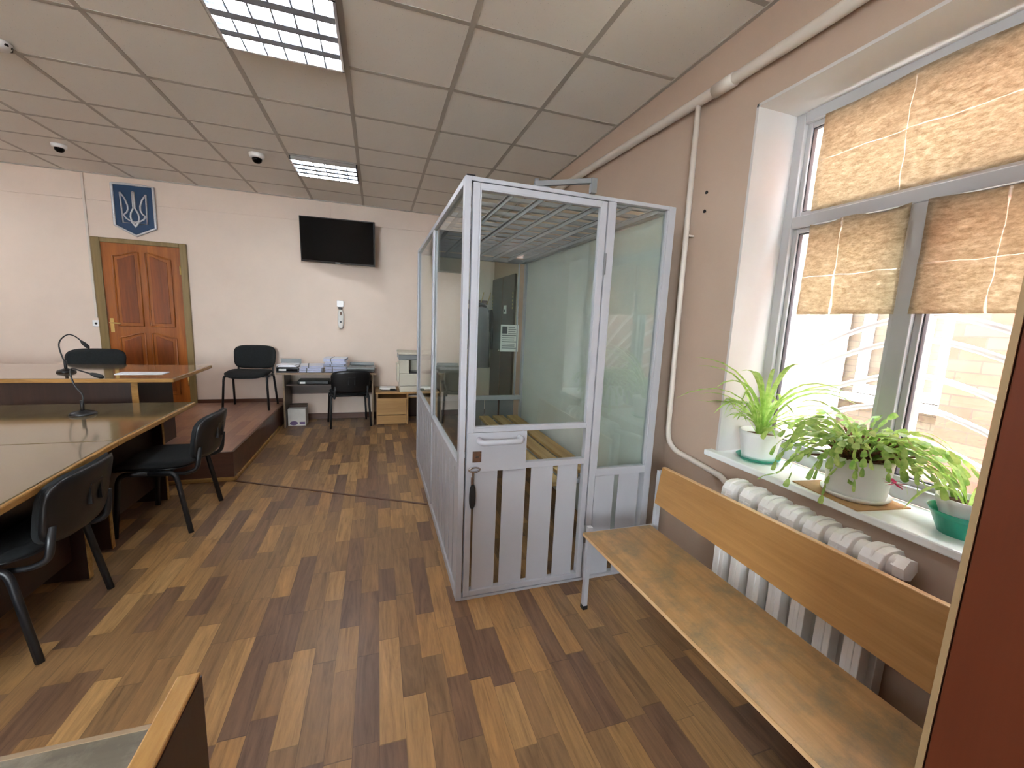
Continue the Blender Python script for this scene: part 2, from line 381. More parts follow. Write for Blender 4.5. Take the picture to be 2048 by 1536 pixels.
# window wall with two openings
WY0, WY1, WZ0, WZ1 = .20, 1.585, .80, 2.41
VY0, VY1 = -2.30, -.94
m = MB(); xo = 2.0
m.box(XR, xo, WY1, YB, 0, ZC); m.box(XR, xo, VY1, WY0, 0, ZC); m.box(XR, xo, YF, VY0, 0, ZC)
for a, b in ((WY0, WY1), (VY0, VY1)):
    m.box(XR, xo, a, b, 0, WZ0-.03); m.box(XR, xo, a, b, WZ1, ZC)
struct(m.build('wall_right', 'wall_shaded'))
def window(name, y0, y1, full):
    """plastic frame with a top light above a transom and two sashes below, 1.87 m out"""
    x0, x1 = 1.865, 1.93; zt, zm = WZ1, 1.915; ym = (1.03 if full else (y0+y1)/2)
    m = MB(); m.box(x0, x1, y0, y0+.055, WZ0, zt).box(x0, x1, y1-.055, y1, WZ0, zt).box(x0, x1, y0+.055, y1-.055, zt-.06, zt).box(x0, x1, y0+.055, y1-.055, WZ0, WZ0+.06)
    m.box(x0, x1, y0+.055, y1-.055, zm-.026, zm+.026).box(x0, x1, ym-.03, ym+.03, WZ0+.06, zm-.026)
    fr = struct(m.build(name, 'frame', None, .004))
    for a, b, c, d in ((y0+.055, y1-.055, zm+.026, zt-.06), (y0+.055, ym-.03, WZ0+.06, zm-.026), (ym+.03, y1-.055, WZ0+.06, zm-.026)):
        s_ = .022; m = MB(); g = MB()
        for q, xx, e in ((m, (1.885, 1.925), s_), ):
            q.box(xx[0], xx[1], a, a+e, c, d).box(xx[0], xx[1], b-e, b, c, d).box(xx[0], xx[1], a+e, b-e, d-e, d).box(xx[0], xx[1], a+e, b-e, c, c+e)
        sash = m.build('sash', 'frame', fr, .003)
        a2, b2, c2, d2 = a+s_, b-s_, c+s_, d-s_; e = .005
        g.box(1.895, 1.915, a2, a2+e, c2, d2).box(1.895, 1.915, b2-e, b2, c2, d2).box(1.895, 1.915, a2+e, b2-e, d2-e, d2).box(1.895, 1.915, a2+e, b2-e, c2, c2+e)
        g.build('seal', 'seal', fr)
        B(1.903, 1.907, a2, b2, c2, d2).build('glass_pane', 'winglass', fr)
    # reveal linings
    m = MB(); m.box(XR-.003, 1.87, y1-.012, y1+.001, WZ0, WZ1).box(XR-.003, 1.87, y0-.001, y0+.012, WZ0, WZ1).box(XR-.003, 1.87, y0, y1, WZ1-.012, WZ1+.001)
    m.build('reveal', 'reveal', fr)
    B(XR-.045, 1.87, y0-.0, y1+.035 if full else y1, WZ0-.03, WZ0).build('window_sill', 'sill', fr, .006)
    return fr
window('window_1', WY0, WY1, True)
window('window_2', VY0, VY1, False)

# kraft paper sheets taped over the panes
def paper(y0, y1, z0, z1, label, fy, fz, seed):
    R = random.Random(seed); t_ = thing('kraft_paper_sheet', label, 'paper', (1.852, (y0+y1)/2, z0), 0, 'brown paper sheets on the window')
    m = MB(); nY, nZ = 36, 20; V = {}
    cy = (y0+y1)/2
    for i in range(nY+1):
        for j in range(nZ+1):
            u, v = i/nY, j/nZ; y = y0+(y1-y0)*u; z = z0+(z1-z0)*v
            d = sum(-.006*math.exp(-abs(u-f)*30) for f in fy)+sum(-.004*math.exp(-abs(v-f)*30) for f in fz)
            d += .004*math.sin(u*9+v*4+seed)
            if v > .98: z += .006*math.sin(u*11+seed)
            V[i, j] = m.bm.verts.new((d, y-cy, z-z0))
    for i in range(nY):
        for j in range(nZ): m.bm.faces.new((V[i, j], V[i+1, j], V[i+1, j+1], V[i, j+1]))
    o = m.build('sheet', kraft([(y1-y0)*f-(y1-y0)/2 for f in fy], [(z1-z0)*f for f in fz], seed), t_, smooth=True)
    so_ = o.modifiers.new('thick', 'SOLIDIFY'); so_.thickness = .0006
    return t_
paper(.26, 1.43, 1.945, 2.352, 'long brown paper sheet covering the upper pane above the transom', (.30, .72), (.52,), 1)
paper(1.052, 1.428, 1.49, 1.885, 'brown paper sheet over the left lower pane, nearest the white reveal', (.62,), (.42,), 2)
paper(.27, 1.004, 1.49, 1.885, 'wide brown paper sheet over the lower pane right of the mullion', (.72, .25), (.45,), 3)

# doors
def arched(x0, x1, z0, z1, peak, n=12, inset=0):
    """outline of a door panel whose top swells toward x=peak side"""
    x0 += inset; x1 -= inset; z0 += inset; z1 -= inset
    pts = [(x0, z0), (x1, z0)]
    for k in range(n+1):
        t_ = k/n; x = x1+(x0-x1)*t_; e = t_ if peak == 'l' else 1-t_
        e = e*e*(3-2*e); pts.append((x, z1-.055*(1-e)))
    return pts
dx0, dx1, dz0, dz1 = -2.905, -2.172, .244, 2.085
fr = struct(MB().box(-2.985, dx0, YB-.035, YB, dz0, 2.135).box(dx1, -2.105, YB-.035, YB, dz0, 2.135).box(dx0, dx1, YB-.035, YB, dz1, 2.135).build('trim_1', 'doorframe', None, .006))
dr = struct(B(dx0, dx1, YB-.02, YB-.001, dz0+.004, dz1).build('door_1', 'pine'))
xm = (dx0+dx1)/2
for (a, b, pk) in ((dx0+.10, xm-.035, 'r'), (xm+.035, dx1-.10, 'l')):
    for (z0, z1) in ((1.17, 2.00), (.36, 1.09)):
        pk2 = 'r' if pk == 'r' else 'l'
        o = arched(a, b, z0, z1, 'r' if pk == 'r' else 'l')
        # swelling side: towards the middle stile
        o = arched(a, b, z0, z1, 'l' if pk == 'l' else 'r')
        loop = [(x, YB-.022, z) for x, z in o]
        MB().tube(loop+[loop[0]], .010, 6, False).build('panel_moulding', 'pine', dr, smooth=True)
        o2 = arched(a, b, z0, z1, 'l' if pk == 'l' else 'r', inset=.035)
        MB().prism(o2, 'y', YB-.026, YB-.019).build('raised_panel', 'pined', dr, .005)
h = MB().box(-2.885, -2.850, YB-.028, YB-.02, 1.09, 1.25).build('handle_plate', 'brass', dr, .004)
MB().tube([(-2.868, YB-.028, 1.2), (-2.868, YB-.065, 1.2), (-2.86, YB-.07, 1.2), (-2.77, YB-.07, 1.195)], .008, 8).build('door_handle', 'brass', dr, smooth=True)
for z in (1.83, .52): MB().tube([(dx1-.004, YB-.032, z-.05), (dx1-.004, YB-.032, z+.05)], .009, 8).build('hinge', 'brass', dr, smooth=True)
dr2 = struct(B(XR-.03, XR-.001, 4.89, 5.90, .01, 1.985).build('door_2', 'darkdoor'))
B(XR-.036, XR-.03, 5.375, 5.405, .01, 1.98).build('cover_strip', 'basebd', dr2)
for y in (4.93, 5.86):
    for k in range(5): B(XR-.036, XR-.03, y-.006, y+.006, 1.56+k*.045, 1.585+k*.045).build('hinge', 'brass', dr2)
B(XR-.038, XR-.031, 5.18, 5.29, 1.50, 1.61).build('door_number_plate', 'label', dr2)
B(XR-.0395, XR-.038, 5.20, 5.27, 1.525, 1.56).build('plate_print', 'ink', dr2)
MB().tube([(XR-.03, 5.33, 1.02), (XR-.09, 5.33, 1.02), (XR-.09, 5.22, 1.02)], .01, 8).build('door_handle', 'chrome', dr2, smooth=True)

# platform, baseboards, floor strip
PX, PY, PZ = -1.135, 3.80, .244
pl = struct(B(XL, PX, PY, YB, 0, PZ).build('floor_platform', 'plat'))
m = MB(); m.box(XL, PX+.004, PY-.004, PY, .03, PZ-.006).box(PX, PX+.004, PY, 5.47, .03, PZ-.006).box(PX, PX+.004, 5.47, YB, .0, PZ-.006)
m.build('platform_riser', 'basebd', pl)
MB().box(XL, PX+.02, PY-.02, PY, 0, .035).box(PX, PX+.02, PY-.02, 5.45, 0, .035).build('plinth_moulding', 'edge', pl, .008)
MB().box(XL, PX+.008, PY-.008, PY+.012, PZ-.006, PZ+.003).box(PX-.012, PX+.008, PY, YB-.02, PZ-.006, PZ+.003).build('nosing', 'basebd', pl)
struct(B(PX+.02, XR, YB-.018, YB, 0, .075).build('baseboard_back', 'basebd'))
struct(B(XL, dx0-.08, YB-.018, YB, PZ, PZ+.045).build('baseboard_platform', 'basebd'))
struct(B(-2.104, PX, YB-.018, YB, PZ, PZ+.045).build('baseboard_platform', 'basebd'))
struct(B(XR-.014, XR, 1.0, 4.86, 0, .06).build('baseboard_right', 'basebd'))
struct(MB().bar((PX-.0, 3.785, .002), (.357, 2.99, .002), .022, .006).build('trim_2', 'basebd', None, .002))
# cable trunking on the back wall
tk = tag(MB().box(-3.022, -3.0, YB-.014, YB, 1.25, ZC-.008).build('cable_trunking', 'pipe', None, .002), 'vertical pale cable trunking running down left of the pine door', 'trunking')
skt = thing('wall_socket', 'small white socket box at the foot of the trunking left of the pine door', 'socket', (-3.01, YB, 1.185))
B(-.035, .035, -.03, 0, -.035, .035).build('housing', 'white', skt, .006)
MB().lathe([(.012, 0), (.012, .002)], (0, -.0325, 0), 12, axis='y').build('socket_hole', 'black', skt)
m = MB()
for (xa, xb) in ((XL, -3.03), (-2.99, -2.77), (-2.36, -.56)): m.bar((xa, YB-.006, 2.53+(xa+3)*.008), (xb, YB-.006, 2.53+(xb+3)*.008), .012, .012)
tag(m.build('wall_cable_strip', 'wall'), 'thin pink-painted cable strip running along the back wall under the ceiling', 'cable strip')
tag(MB().bar((-.01, YB-.006, 2.565), (1.6, YB-.006, 2.57), .012, .012).build('wall_cable_strip', 'wall'), 'thin painted cable strip right of the television towards the corner', 'cable strip')
tag(B(-.565, -.545, YB-.012, YB, 2.60, ZC-.008).build('cable_trunking', 'wall', None, .002), 'short painted trunking between ceiling and television', 'trunking')

# ------------------------------------------------------------------ ceiling lamps, domes, detector
def lamp(x0, x1, y0, y1, label):
    cx, cy = (x0+x1)/2, (y0+y1)/2; t_ = thing('ceiling_lamp', label, 'ceiling light', (cx, cy, ZC-.012), 0, 'louvred fluorescent ceiling lights')
    a, b = (x1-x0)/2-.012, (y1-y0)/2-.012; zt = -.006
    # shallow surface tray hanging 6 cm under the tiles is hidden by the rim
    m = MB(); m.box(-a, a, -b, -b+.014, -.03, .008).box(-a, a, b-.014, b, -.03, .008).box(-a, -a+.014, -b, b, -.03, .008).box(a-.014, a, -b, b, -.03, .008)
    m.build('housing', 'chrome', t_, .002)
    B(-a+.014, a-.014, -b+.014, b-.014, .002, .008).build('reflector', 'louvre', t_)
    for k in range(4):
        y = -b+(k+.5)*2*b/4
        MB().tube([(-a+.02, y, -.012), (a-.02, y, -.012)], .014, 8).build('fluorescent_tube', 'tube', t_, smooth=True)
    for k in range(1, 4):
        y = -b+k*2*b/4
        MB().prism([(y-.024, -.03), (y+.024, -.03), (y+.004, .0), (y-.004, .0)], 'x', -a+.014, a-.014).build('louvre_blade', 'louvre', t_)
    for k in range(1, 6):
        x = -a+k*2*a/6
        B(x-.004, x+.004, -b+.014, b-.014, -.0305, -.012).build('louvre_blade', 'louvre', t_)
    return t_
lamp(-.752, -.152, 2.185, 2.785, 'large bright louvred ceiling light cut by the top of the photo')
lamp(-.752, -.152, 4.385, 4.885, 'smaller louvred ceiling light in front of the television')
for i, (x, y) in enumerate(((-3.152, 2.185), (-4.552, 4.385), (-.752, -.82), (-3.152, -.82), (-.752, .38), (-3.152, .38))):  # lamps out of view, added to raise the room brightness
    lamp(x, x+.6, y, y+(.5 if y > 4 else .6), 'unseen louvred ceiling light added to brighten the room, '+('over the judge table', 'at the far left', 'behind the camera', 'behind the camera on the left', 'just above the camera', 'left of the camera')[i])
def dome(x, y, s, label):
    t_ = thing('dome_camera', label, 'security camera', (x, y, ZC-.0025))
    MB().lathe([(.055*s, 0), (.056*s, -.012*s), (.052*s, -.028*s), (.036*s, -.034*s)], n=24).build('base_ring', 'white', t_, smooth=True)
    MB().lathe([(.036*s, -.034*s), (.036*s, -.045*s), (.030*s, -.060*s), (.016*s, -.070*s), (.0001, -.072*s)], n=24).build('dome', 'screen', t_, smooth=True)
dome(-1.02, 4.52, 1.12, 'ceiling dome camera between the small light and the judge table')
dome(-2.70, 5.05, .95, 'ceiling dome camera at the left, above the shield emblem')
sm = thing('smoke_detector', 'round white smoke detector on the ceiling at the left edge', 'smoke detector', (-1.98, 3.28, ZC-.0025))
MB().lathe([(.065, 0), (.066, -.012), (.055, -.03), (.03, -.036), (.0001, -.037)], n=28).build('body', 'white', sm, smooth=True)
for k in range(10):
    a = 2*PI*k/10; B(-.008, .008, -.003, .003, -.024, -.014, m=Matrix.Rotation(a, 4, 'Z') @ Matrix.Translation((0, -.063, 0))).build('vent_slot', 'black', sm)

# ------------------------------------------------------------------ shield emblem
em = thing('shield_emblem', 'blue shield emblem with silver trident above the pine door', 'emblem', (-2.565, YB-.012, 2.45), math.radians(1))
em.scale = (.95, 1, .93)
def shield(s, n=1):
    return [(-.2*s, .295*s), (-.1*s, .30*s), (0, .302*s), (.1*s, .30*s), (.2*s, .295*s), (.2*s, -.19*s), (0, -.30*s), (-.2*s, -.19*s)]
MB().prism(shield(1), 'y', -.012, .010).build('backing_board', 'blue', em)
o = shield(.975); MB().tube([(x, -.014, z) for x, z in o+[o[0]]], .0145, 6, False).build('silver_border', 'silver', em, smooth=True)
lines = [[(-.125, .205), (-.118, -.155), (.118, -.155), (.125, .205)],
 [(-.125, .205), (-.085, .14), (-.062, .06), (-.060, .01), (-.075, -.03), (-.105, -.06)],
 [(.125, .205), (.085, .14), (.062, .06), (.060, .01), (.075, -.03), (.105, -.06)],
 [(-.008, .225), (-.008, .03), (-.035, -.03), (-.042, -.08), (-.03, -.15), (0, -.20), (.03, -.15), (.042, -.08), (.035, -.03), (.008, .03), (.008, .225), (-.008, .225)],
 [(-.105, -.06), (-.085, -.10), (-.05, -.125), (.02, -.15)], [(.105, -.06), (.085, -.10), (.05, -.125), (-.02, -.15)],
 [(-.02, -.135), (0, -.185), (.02, -.135)]]
m = MB()
for L in lines: m.tube([(x*.98, -.016, z*.95+.0) for x, z in L], .0095, 6)
m.build('trident', 'silver', em, smooth=True)

# ------------------------------------------------------------------ television
tl, tr_, bl, br = Vector((-.913, 5.80, 2.571)), Vector((-.034, 5.55, 2.54)), Vector((-.869, 5.86, 2.045)), Vector((-.009, 5.62, 2.005))
tv = thing('television', 'black flat television tilted down on the back wall', 'television', (-.46, YB, 2.29))
ax = ((tr_-tl)+(br-bl)).normalized(); az = ((tl-bl)+(tr_-br)); az = (az-ax*az.dot(ax)).normalized(); ay = az.cross(ax)  # ay points away from the room
cen = (tl+tr_+bl+br)/4-Vector((-.46, YB, 2.29)); W2, H2 = (tr_-tl).length/2*.99, (tl-bl).length/2
mm = Matrix(((ax.x, ay.x, az.x, cen.x), (ax.y, ay.y, az.y, cen.y), (ax.z, ay.z, az.z, cen.z), (0, 0, 0, 1)))
B(-W2, W2, 0, .03, -H2, H2).xf(mm).build('casing', 'black', tv, .003)
B(-W2+.012, W2-.012, -.0015, .0002, -H2+.022, H2-.012).xf(mm).build('screen', 'screen', tv)
B(-.03, .03, -.003, .0, -H2+.002, -H2+.018).xf(mm).build('logo_bar', 'greyplastic', tv)
B(-.25, .25, .03, .05, -.16, .16).xf(mm).build('rear_cover', 'black', tv)
MB().tube([(-.02, -.02, -.0), (.03, -.10, 0), cen+Vector((0, .02, 0))], .018, 8).build('bracket', 'black', tv)
B(-.1, .08, -.012, 0, -.12, .12).build('wall_plate', 'black', tv)
# socket with hanging adaptor
ad = thing('wall_outlet', 'white wall outlet with a plugged adaptor below the television', 'outlet', (-.452, YB, 1.54))
B(-.042, .042, -.035, 0, -.04, .04).build('housing', 'white', ad, .006)
B(-.026, .026, -.05, -.01, -.065, -.045).build('plug', 'black', ad, .004)
MB().pad(.075, .26, .035, lambda u, v: 0, 3, plane='xz', c=(.004, -.03, -.20)).build('adaptor_body', 'label', ad, smooth=True)
MB().pad(.02, .05, .01, lambda u, v: 0, 2, plane='xz', c=(.006, -.048, -.125)).build('adaptor_clip', 'rust', ad, smooth=True)
MB().pad(.026, .024, .01, lambda u, v: 0, 2, plane='xz', c=(.002, -.048, -.235)).build('adaptor_button', 'ink', ad, smooth=True)

# ------------------------------------------------------------------ chairs
def make_chair():
    t_ = thing('visitor_chair', '', 'chair')
    for s in (-1, 1):
        MB().tube([(s*.237, .185, .004), (s*.222, .155, .33)]+arc((s*.222, .153, .345), (s*.22, .145, .395), (s*.22, .10, .397))+[(s*.22, .0, .397)], .0125, 8, flat=1.25).build('leg', 'legblack', t_, smooth=True)
        MB().tube([(s*.237, -.205, .004), (s*.222, -.150, .33)]+arc((s*.222, -.147, .345), (s*.22, -.14, .395), (s*.22, -.095, .397))+[(s*.22, .0, .397)], .0125, 8, flat=1.25).build('leg', 'legblack', t_, smooth=True)
        MB().tube([(s*.19, .02, .375)]+arc((s*.19, -.17, .378), (s*.19, -.245, .385), (s*.19, -.25, .44))+[(s*.185, -.262, .54)], .011, 8, flat=1.3).build('back_post', 'legblack', t_, smooth=True)
    MB().tube([(-.22, .09, .388), (.22, .09, .388)], .009, 8).tube([(-.22, -.09, .388), (.22, -.09, .388)], .009, 8).build('crossbar', 'legblack', t_, smooth=True)
    bs = lambda u, v: -.010*(u/.22)**2*0+.012*(u/.22)**2-(.03*max(0, v-.12)/.1)**1
    MB().pad(.45, .42, .058, bs, 4, plane='xy', c=(0, .015, .425)).build('seat', 'fabric', t_, smooth=True)
    MB().pad(.42, .395, .02, bs, 4, plane='xy', c=(0, .015, .402)).build('seat_shell', 'black', t_, smooth=True)
    def bb(u, v): return .045*(u/.22)**2-.20*v-.018
    def bb2(u, v): return bb(u, v)-.018
    MB().pad(.455, .285, .042, bb, 4.2, plane='xz', c=(0, -.262, .592), taper=.03).build('backrest', 'fabric', t_, smooth=True)
    sh = MB().pad(.45, .28, .022, bb2, 4.2, plane='xz', c=(0, -.262, .592), taper=.03).build('backrest_shell', 'black', t_, smooth=True)
    m = MB()
    for k in (-.035, .035): m.box(k-.006, k+.006, -.317, -.300, .56, .65)
    m.box(-.04, .04, -.322, -.304, .645, .655); m.build('shell_rib', 'black', sh)
    return t_
ch = make_chair(); G = 'black visitor chairs'
spots = [((-1.315, 3.155, 0), 88, 'black fabric chair at the near tables, closer to the platform corner', 1),
 ((-1.47, 2.145, 0), 91, 'black fabric chair cut by the left edge, backrest over the olive table edge', 1),
 ((-1.445, 5.585, PZ), 178, 'black fabric chair on the platform facing the room beside the desk', 1),
 ((-.345, 5.585, 0), 10, 'black chair with its plastic back to us, pushed into the paper-covered desk', 1),
 ((-2.545, 4.70, PZ), 181, 'black chair behind the judge table, only its backrest showing', 1.0)]
for i, (loc, rz, lab, s_) in enumerate(spots):
    o = ch if i == 0 else copy_tree(ch)
    o.location = loc; o.rotation_euler = (0, 0, math.radians(rz)); o['label'] = lab; o['group'] = G; o.scale = (s_,)*3

# ------------------------------------------------------------------ tables at the left
def table(name, label, x0, x1, y0, y1, z, legs, mod=True, mat='desk', skew=0):
    t_ = thing(name, label, 'table', ((x0+x1)/2, (y0+y1)/2, 0)); cx, cy = (x0+x1)/2, (y0+y1)/2
    a, b = (x1-x0)/2, (y1-y0)/2; sh = lambda m: m.xf(Matrix(((1, skew, 0, 0), (0, 1, 0, 0), (0, 0, 1, 0), (0, 0, 0, 1))))
    sh(B(-a+.016, a-.016, -b, b, z-.026, z)).build('tabletop', mat, t_, .003)
    sh(MB().box(a-.016, a, -b, b, z-.03, z-.001)).build('edge_band', 'edgey', t_, .005)
    sh(MB().box(-a, -a+.016, -b, b, z-.03, z-.001)).build('edge_band', 'edgey', t_, .005)
    for y in legs:
        p = B(-a+.2, a-.19, y-cy-.012, y-cy+.012, .01, z-.03).build('leg_panel', 'darkw', t_)
        B(a-.19, a-.185, y-cy-.013, y-cy+.013, .01, z-.03).build('edge_strip', 'edge', p)
    if mod and len(legs) > 1: B(a-.27, a-.25, legs[0]-cy+.012, legs[1]-cy-.012, .12, z-.03).build('modesty_panel', 'darkw', t_)
    return t_
table('meeting_table', 'olive glossy table end below the judge table, microphone standing on it', -2.45, -1.268, 2.552, 3.56, .716, (2.80, 3.47), skew=-.018)
table('meeting_table', 'second olive glossy table running out of the left edge of the photo', -2.45, -1.215, 1.40, 2.545, .716, (1.62, 2.50), skew=-.075)
jt = thing('judge_table', 'long raised judge table with glossy top and dark front panel', 'table', (-2.9, 4.12, 0))
def jy(m): return m.xf(Matrix.Translation((2.9, -4.12, 0)))
jy(MB().prism([(-4.4, 3.68), (-1.455, 3.68), (-1.50, 4.57), (-4.4, 4.57)], 'z', .849, .875)).build('tabletop', 'deskj', jt, .002)
jy(MB().prism([(-4.4, 3.668), (-1.446, 3.668), (-1.455, 3.68), (-4.4, 3.68)], 'z', .846, .874)).build('edge_band', 'edge', jt, .003)
jy(MB().prism([(-1.455, 3.668), (-1.446, 3.668), (-1.488, 4.57), (-1.50, 4.57)], 'z', .846, .874)).build('edge_band', 'edgey', jt, .003)
jy(B(-4.3, -1.77, 3.84, 3.858, PZ+.01, .849)).build('front_panel', 'darkw', jt)
p = jy(B(-1.768, -1.73, 3.81, 4.36, PZ, .849)).build('end_panel', 'darkw', jt)
jy(B(-1.770, -1.728, 3.804, 3.81, PZ, .849)).build('edge_strip', 'edge', p)
jy(B(-4.3, -4.26, 3.81, 4.36, PZ, .849)).build('end_panel', 'darkw', jt)
sh = thing('paper_sheet', 'white sheet lying on the judge table near its right end', 'paper', (-1.76, 3.93, .8755), math.radians(2))
B(-.15, .15, -.03, .10, 0, .004).build('sheet', 'paper', sh)
def mic(name, label, base, path, r0):
    t_ = thing(name, label, 'microphone', base); p = [Vector(q) for q in path]
    MB().lathe([(r0, 0), (r0, .008), (r0*.85, .018), (r0*.4, .026), (r0*.25, .03)], n=26).build('base', 'black', t_, smooth=True)
    pts = []
    for i in range(len(p)-2):
        a = p[i] if i == 0 else (p[i]+p[i+1])/2; b = p[i+2] if i == len(p)-3 else (p[i+1]+p[i+2])/2
        s_ = arc(a, p[i+1], b, 6); pts += s_ if i == 0 else s_[1:]
    d = (pts[-1]-pts[-2]).normalized()
    MB().tube([(0, 0, .02), (0, 0, .09)], .010, 8).tube([(0, 0, .08)]+pts, .0045, 8).build('gooseneck', 'black', t_, smooth=True)
    e = pts[-1]; MB().tube([e-d*.01, e, e+d*.02, e+d*.05, e+d*.062], [.006, .010, .014, .013, .004], 10).build('microphone_head', 'rubber', t_, smooth=True)
    return t_
mic('gooseneck_microphone', 'gooseneck microphone on the judge table, neck arched to the right', (-2.26, 4.02, .875), [(0, 0, .07), (-.03, 0, .17), (-.02, 0, .25), (.06, 0, .31), (.115, 0, .235)], .055)
mic('gooseneck_microphone', 'black gooseneck microphone with glossy base on the nearer olive table', (-1.742, 3.2, .716), [(0, 0, .06), (.02, 0, .12), (-.03, 0, .18), (-.045, 0, .30), (.01, 0, .275), (.065, 0, .255)], .064)

# lectern at the bottom left
lc = thing('lectern', 'worn grey-topped lectern with raised honey-coloured side board, bottom left corner', 'lectern', (-.55, .1, 0))
B(-.38, .328, -.35, .355, .953, .972).build('top_board', wood('worn_grey_top', (74, 68, 58), (112, 104, 88), 0, .35, 6, wear=(126, 120, 106)), lc)
B(-.38, .328, .355, .360, .951, .973).build('edge_strip', 'deskedge', lc)
sp2 = B(.330, .354, -.35, .408, .0, .978).build('side_board', 'darkw', lc)
B(.3305, .3535, -.35, .408, .978, .984).build('edge_strip', 'edgey', sp2, .002)
sp3 = B(-.404, -.38, -.35, .408, .0, .978).build('side_board', 'darkw', lc)
B(-.4035, -.3805, -.35, .408, .978, .984).build('edge_strip', 'edgey', sp3, .002)
B(-.38, .33, .33, .35, .05, .953).build('front_panel', 'darkw', lc)
B(-.38, .33, -.30, .33, .45, .47).build('shelf', 'darkw', lc)

# ------------------------------------------------------------------ defendant cage
CX0, CX1, CY0, CY1, CZ = .366, 1.462, 1.852, 4.03, 2.015
cg = thing('defendant_cage', 'grey steel and glass defendant cage with barred roof and slatted lower panels', 'cage')
def cb(name, *a, mat='grey', bev=.002, parent=cg): return B(*a).build(name, mat, parent, bev)
cb('post', CX0, CX0+.028, CY0, CY0+.045, 0, CZ); cb('post', CX1-.042, CX1, CY0, CY0+.045, 0, CZ)
cb('post', 1.071, 1.108, CY0, CY0+.045, 0, CZ-.02); cb('post', CX0, CX0+.04, CY1-.045, CY1, 0, CZ); cb('post', CX1-.042, CX1, CY1-.045, CY1, 0, CZ)
cb('post', CX0, CX0+.035, 2.90, 2.95, .04, CZ-.03)
cb('rail', CX0+.028, CX1-.042, CY0, CY0+.045, CZ-.018, CZ); cb('rail', CX0+.028, CX1-.042, CY0, CY0+.045, 0, .014)
cb('rail', CX0, CX0+.04, CY0+.045, CY1-.045, CZ-.03, CZ); cb('rail', CX0, CX0+.035, CY0+.045, CY1-.045, 0, .045)
for a, b in ((CY0+.045, 2.90), (2.95, CY1-.045)):
    cb('rail', CX0-.002, CX0+.033, a, b, .675, .715)
    n = 8; p = (b-a)/n
    for k in range(n): cb('slat', CX0+.010, CX0+.014, a+k*p+.011, a+(k+1)*p-.011, .045, .675, bev=0)
    cb('glazing_bead', CX0+.004, CX0+.012, a, a+.012, .715, CZ-.03); cb('glazing_bead', CX0+.004, CX0+.012, b-.012, b, .715, CZ-.03)
    g = B(CX0+.014, CX0+.018, a, b, .715, CZ-.03).build('glass_pane', 'glass', cg)
# right front panel
cb('rail', 1.108, CX1-.042, CY0+.002, CY0+.04, .598, .640)
cb('glazing_bead', 1.108, 1.116, CY0+.002, CY0+.02, .64, CZ-.02); cb('glazing_bead', CX1-.05, CX1-.042, CY0+.002, CY0+.02, .64, CZ-.02)
B(1.110, CX1-.044, CY0+.018, CY0+.022, .64, CZ-.02).build('glass_pane', 'glass', cg)
cb('slat', 1.116, 1.234, CY0+.012, CY0+.016, .018, .598, bev=0); cb('slat', 1.262, 1.394, CY0+.012, CY0+.016, .018, .598, bev=0)
# back and right side
cb('rail', CX0+.04, CX1-.042, CY1-.045, CY1, CZ-.04, CZ); cb('rail', CX0+.04, CX1-.042, CY1-.045, CY1-.005, .60, .645); cb('rail', CX0+.04, CX1-.042, CY1-.045, CY1, 0, .05)
B(CX0+.04, CX1-.10, CY1-.03, CY1-.026, .645, CZ-.04).build('glass_pane', 'glass', cg)
cb('post', CX1-.11, CX1-.10, CY1-.045, CY1-.005, .645, CZ-.04)
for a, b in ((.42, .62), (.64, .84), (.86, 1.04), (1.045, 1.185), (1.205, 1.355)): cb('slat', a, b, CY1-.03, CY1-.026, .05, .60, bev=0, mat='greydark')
cb('side_sheet', CX1-.02, CX1-.016, CY0+.045, CY1-.045, .0, CZ-.02, mat='greysheet', bev=0)
cb('rail', CX1-.04, CX1, CY0+.045, CY1-.045, CZ-.03, CZ)
# roof of flat bars on edge
rf = MB(); k = CX0+.10
while k < CX1-.05: rf.box(k-.002, k+.002, CY0+.045, CY1-.045, CZ-.030, CZ-.006); k += .153
rf.build('roof_bars', 'grey', cg)
rf = MB(); y = 1.985
while y < CY1-.06: rf.box(CX0+.04, CX1-.04, y-.002, y+.002, CZ-.006, CZ+.018); y += .146
rf.build('roof_crossbars', 'grey', cg)
rf = MB(); k = CX0+.10
while k < CX1-.05: rf.box(k-.012, k+.012, CY0+.045, CY1-.045, CZ-.009, CZ-.005); k += .153
y = 1.985
while y < CY1-.06: rf.box(CX0+.04, CX1-.04, y-.012, y+.012, CZ-.004, CZ-.001); y += .146
rf.build('roof_flats', 'grey', cg)
# door
dx = (.402, 1.062); dzs = (.022, 1.992); yd0, yd1 = CY0-.004, CY0+.03
D = MB().box(dx[0], dx[0]+.030, yd0, yd1, *dzs).box(dx[1]-.030, dx[1], yd0, yd1, *dzs).box(dx[0]+.03, dx[1]-.03, yd0, yd1, 1.968, 1.992).box(dx[0]+.03, dx[1]-.03, yd0, yd1, .872, .893).box(dx[0]+.03, dx[1]-.03, yd0, yd1, .022, .05).box(.70, dx[1]-.03, yd0, yd1, .678, .708).build('door', 'grey', cg, .002)
MB().box(.432, .439, yd0-.002, yd1-.01, .893, 1.968).box(1.025, 1.032, yd0-.002, yd1-.01, .893, 1.968).box(.439, 1.025, yd0-.002, yd1-.01, 1.961, 1.968).box(.439, 1.025, yd0-.002, yd1-.01, .893, .900).build('glazing_bead', 'grey', D, .001)
B(.437, 1.027, CY0+.014, CY0+.018, .897, 1.965).build('glass_pane', 'glass', D)
B(.404, .703, yd0-.005, yd0, .678, .872).build('lock_plate', 'grey', D, .001)
for a, b in ((.445, .562), (.590, .712), (.741, .862), (.889, 1.003)): B(a, b, CY0+.008, CY0+.012, .05, .69).build('slat', 'grey', D)
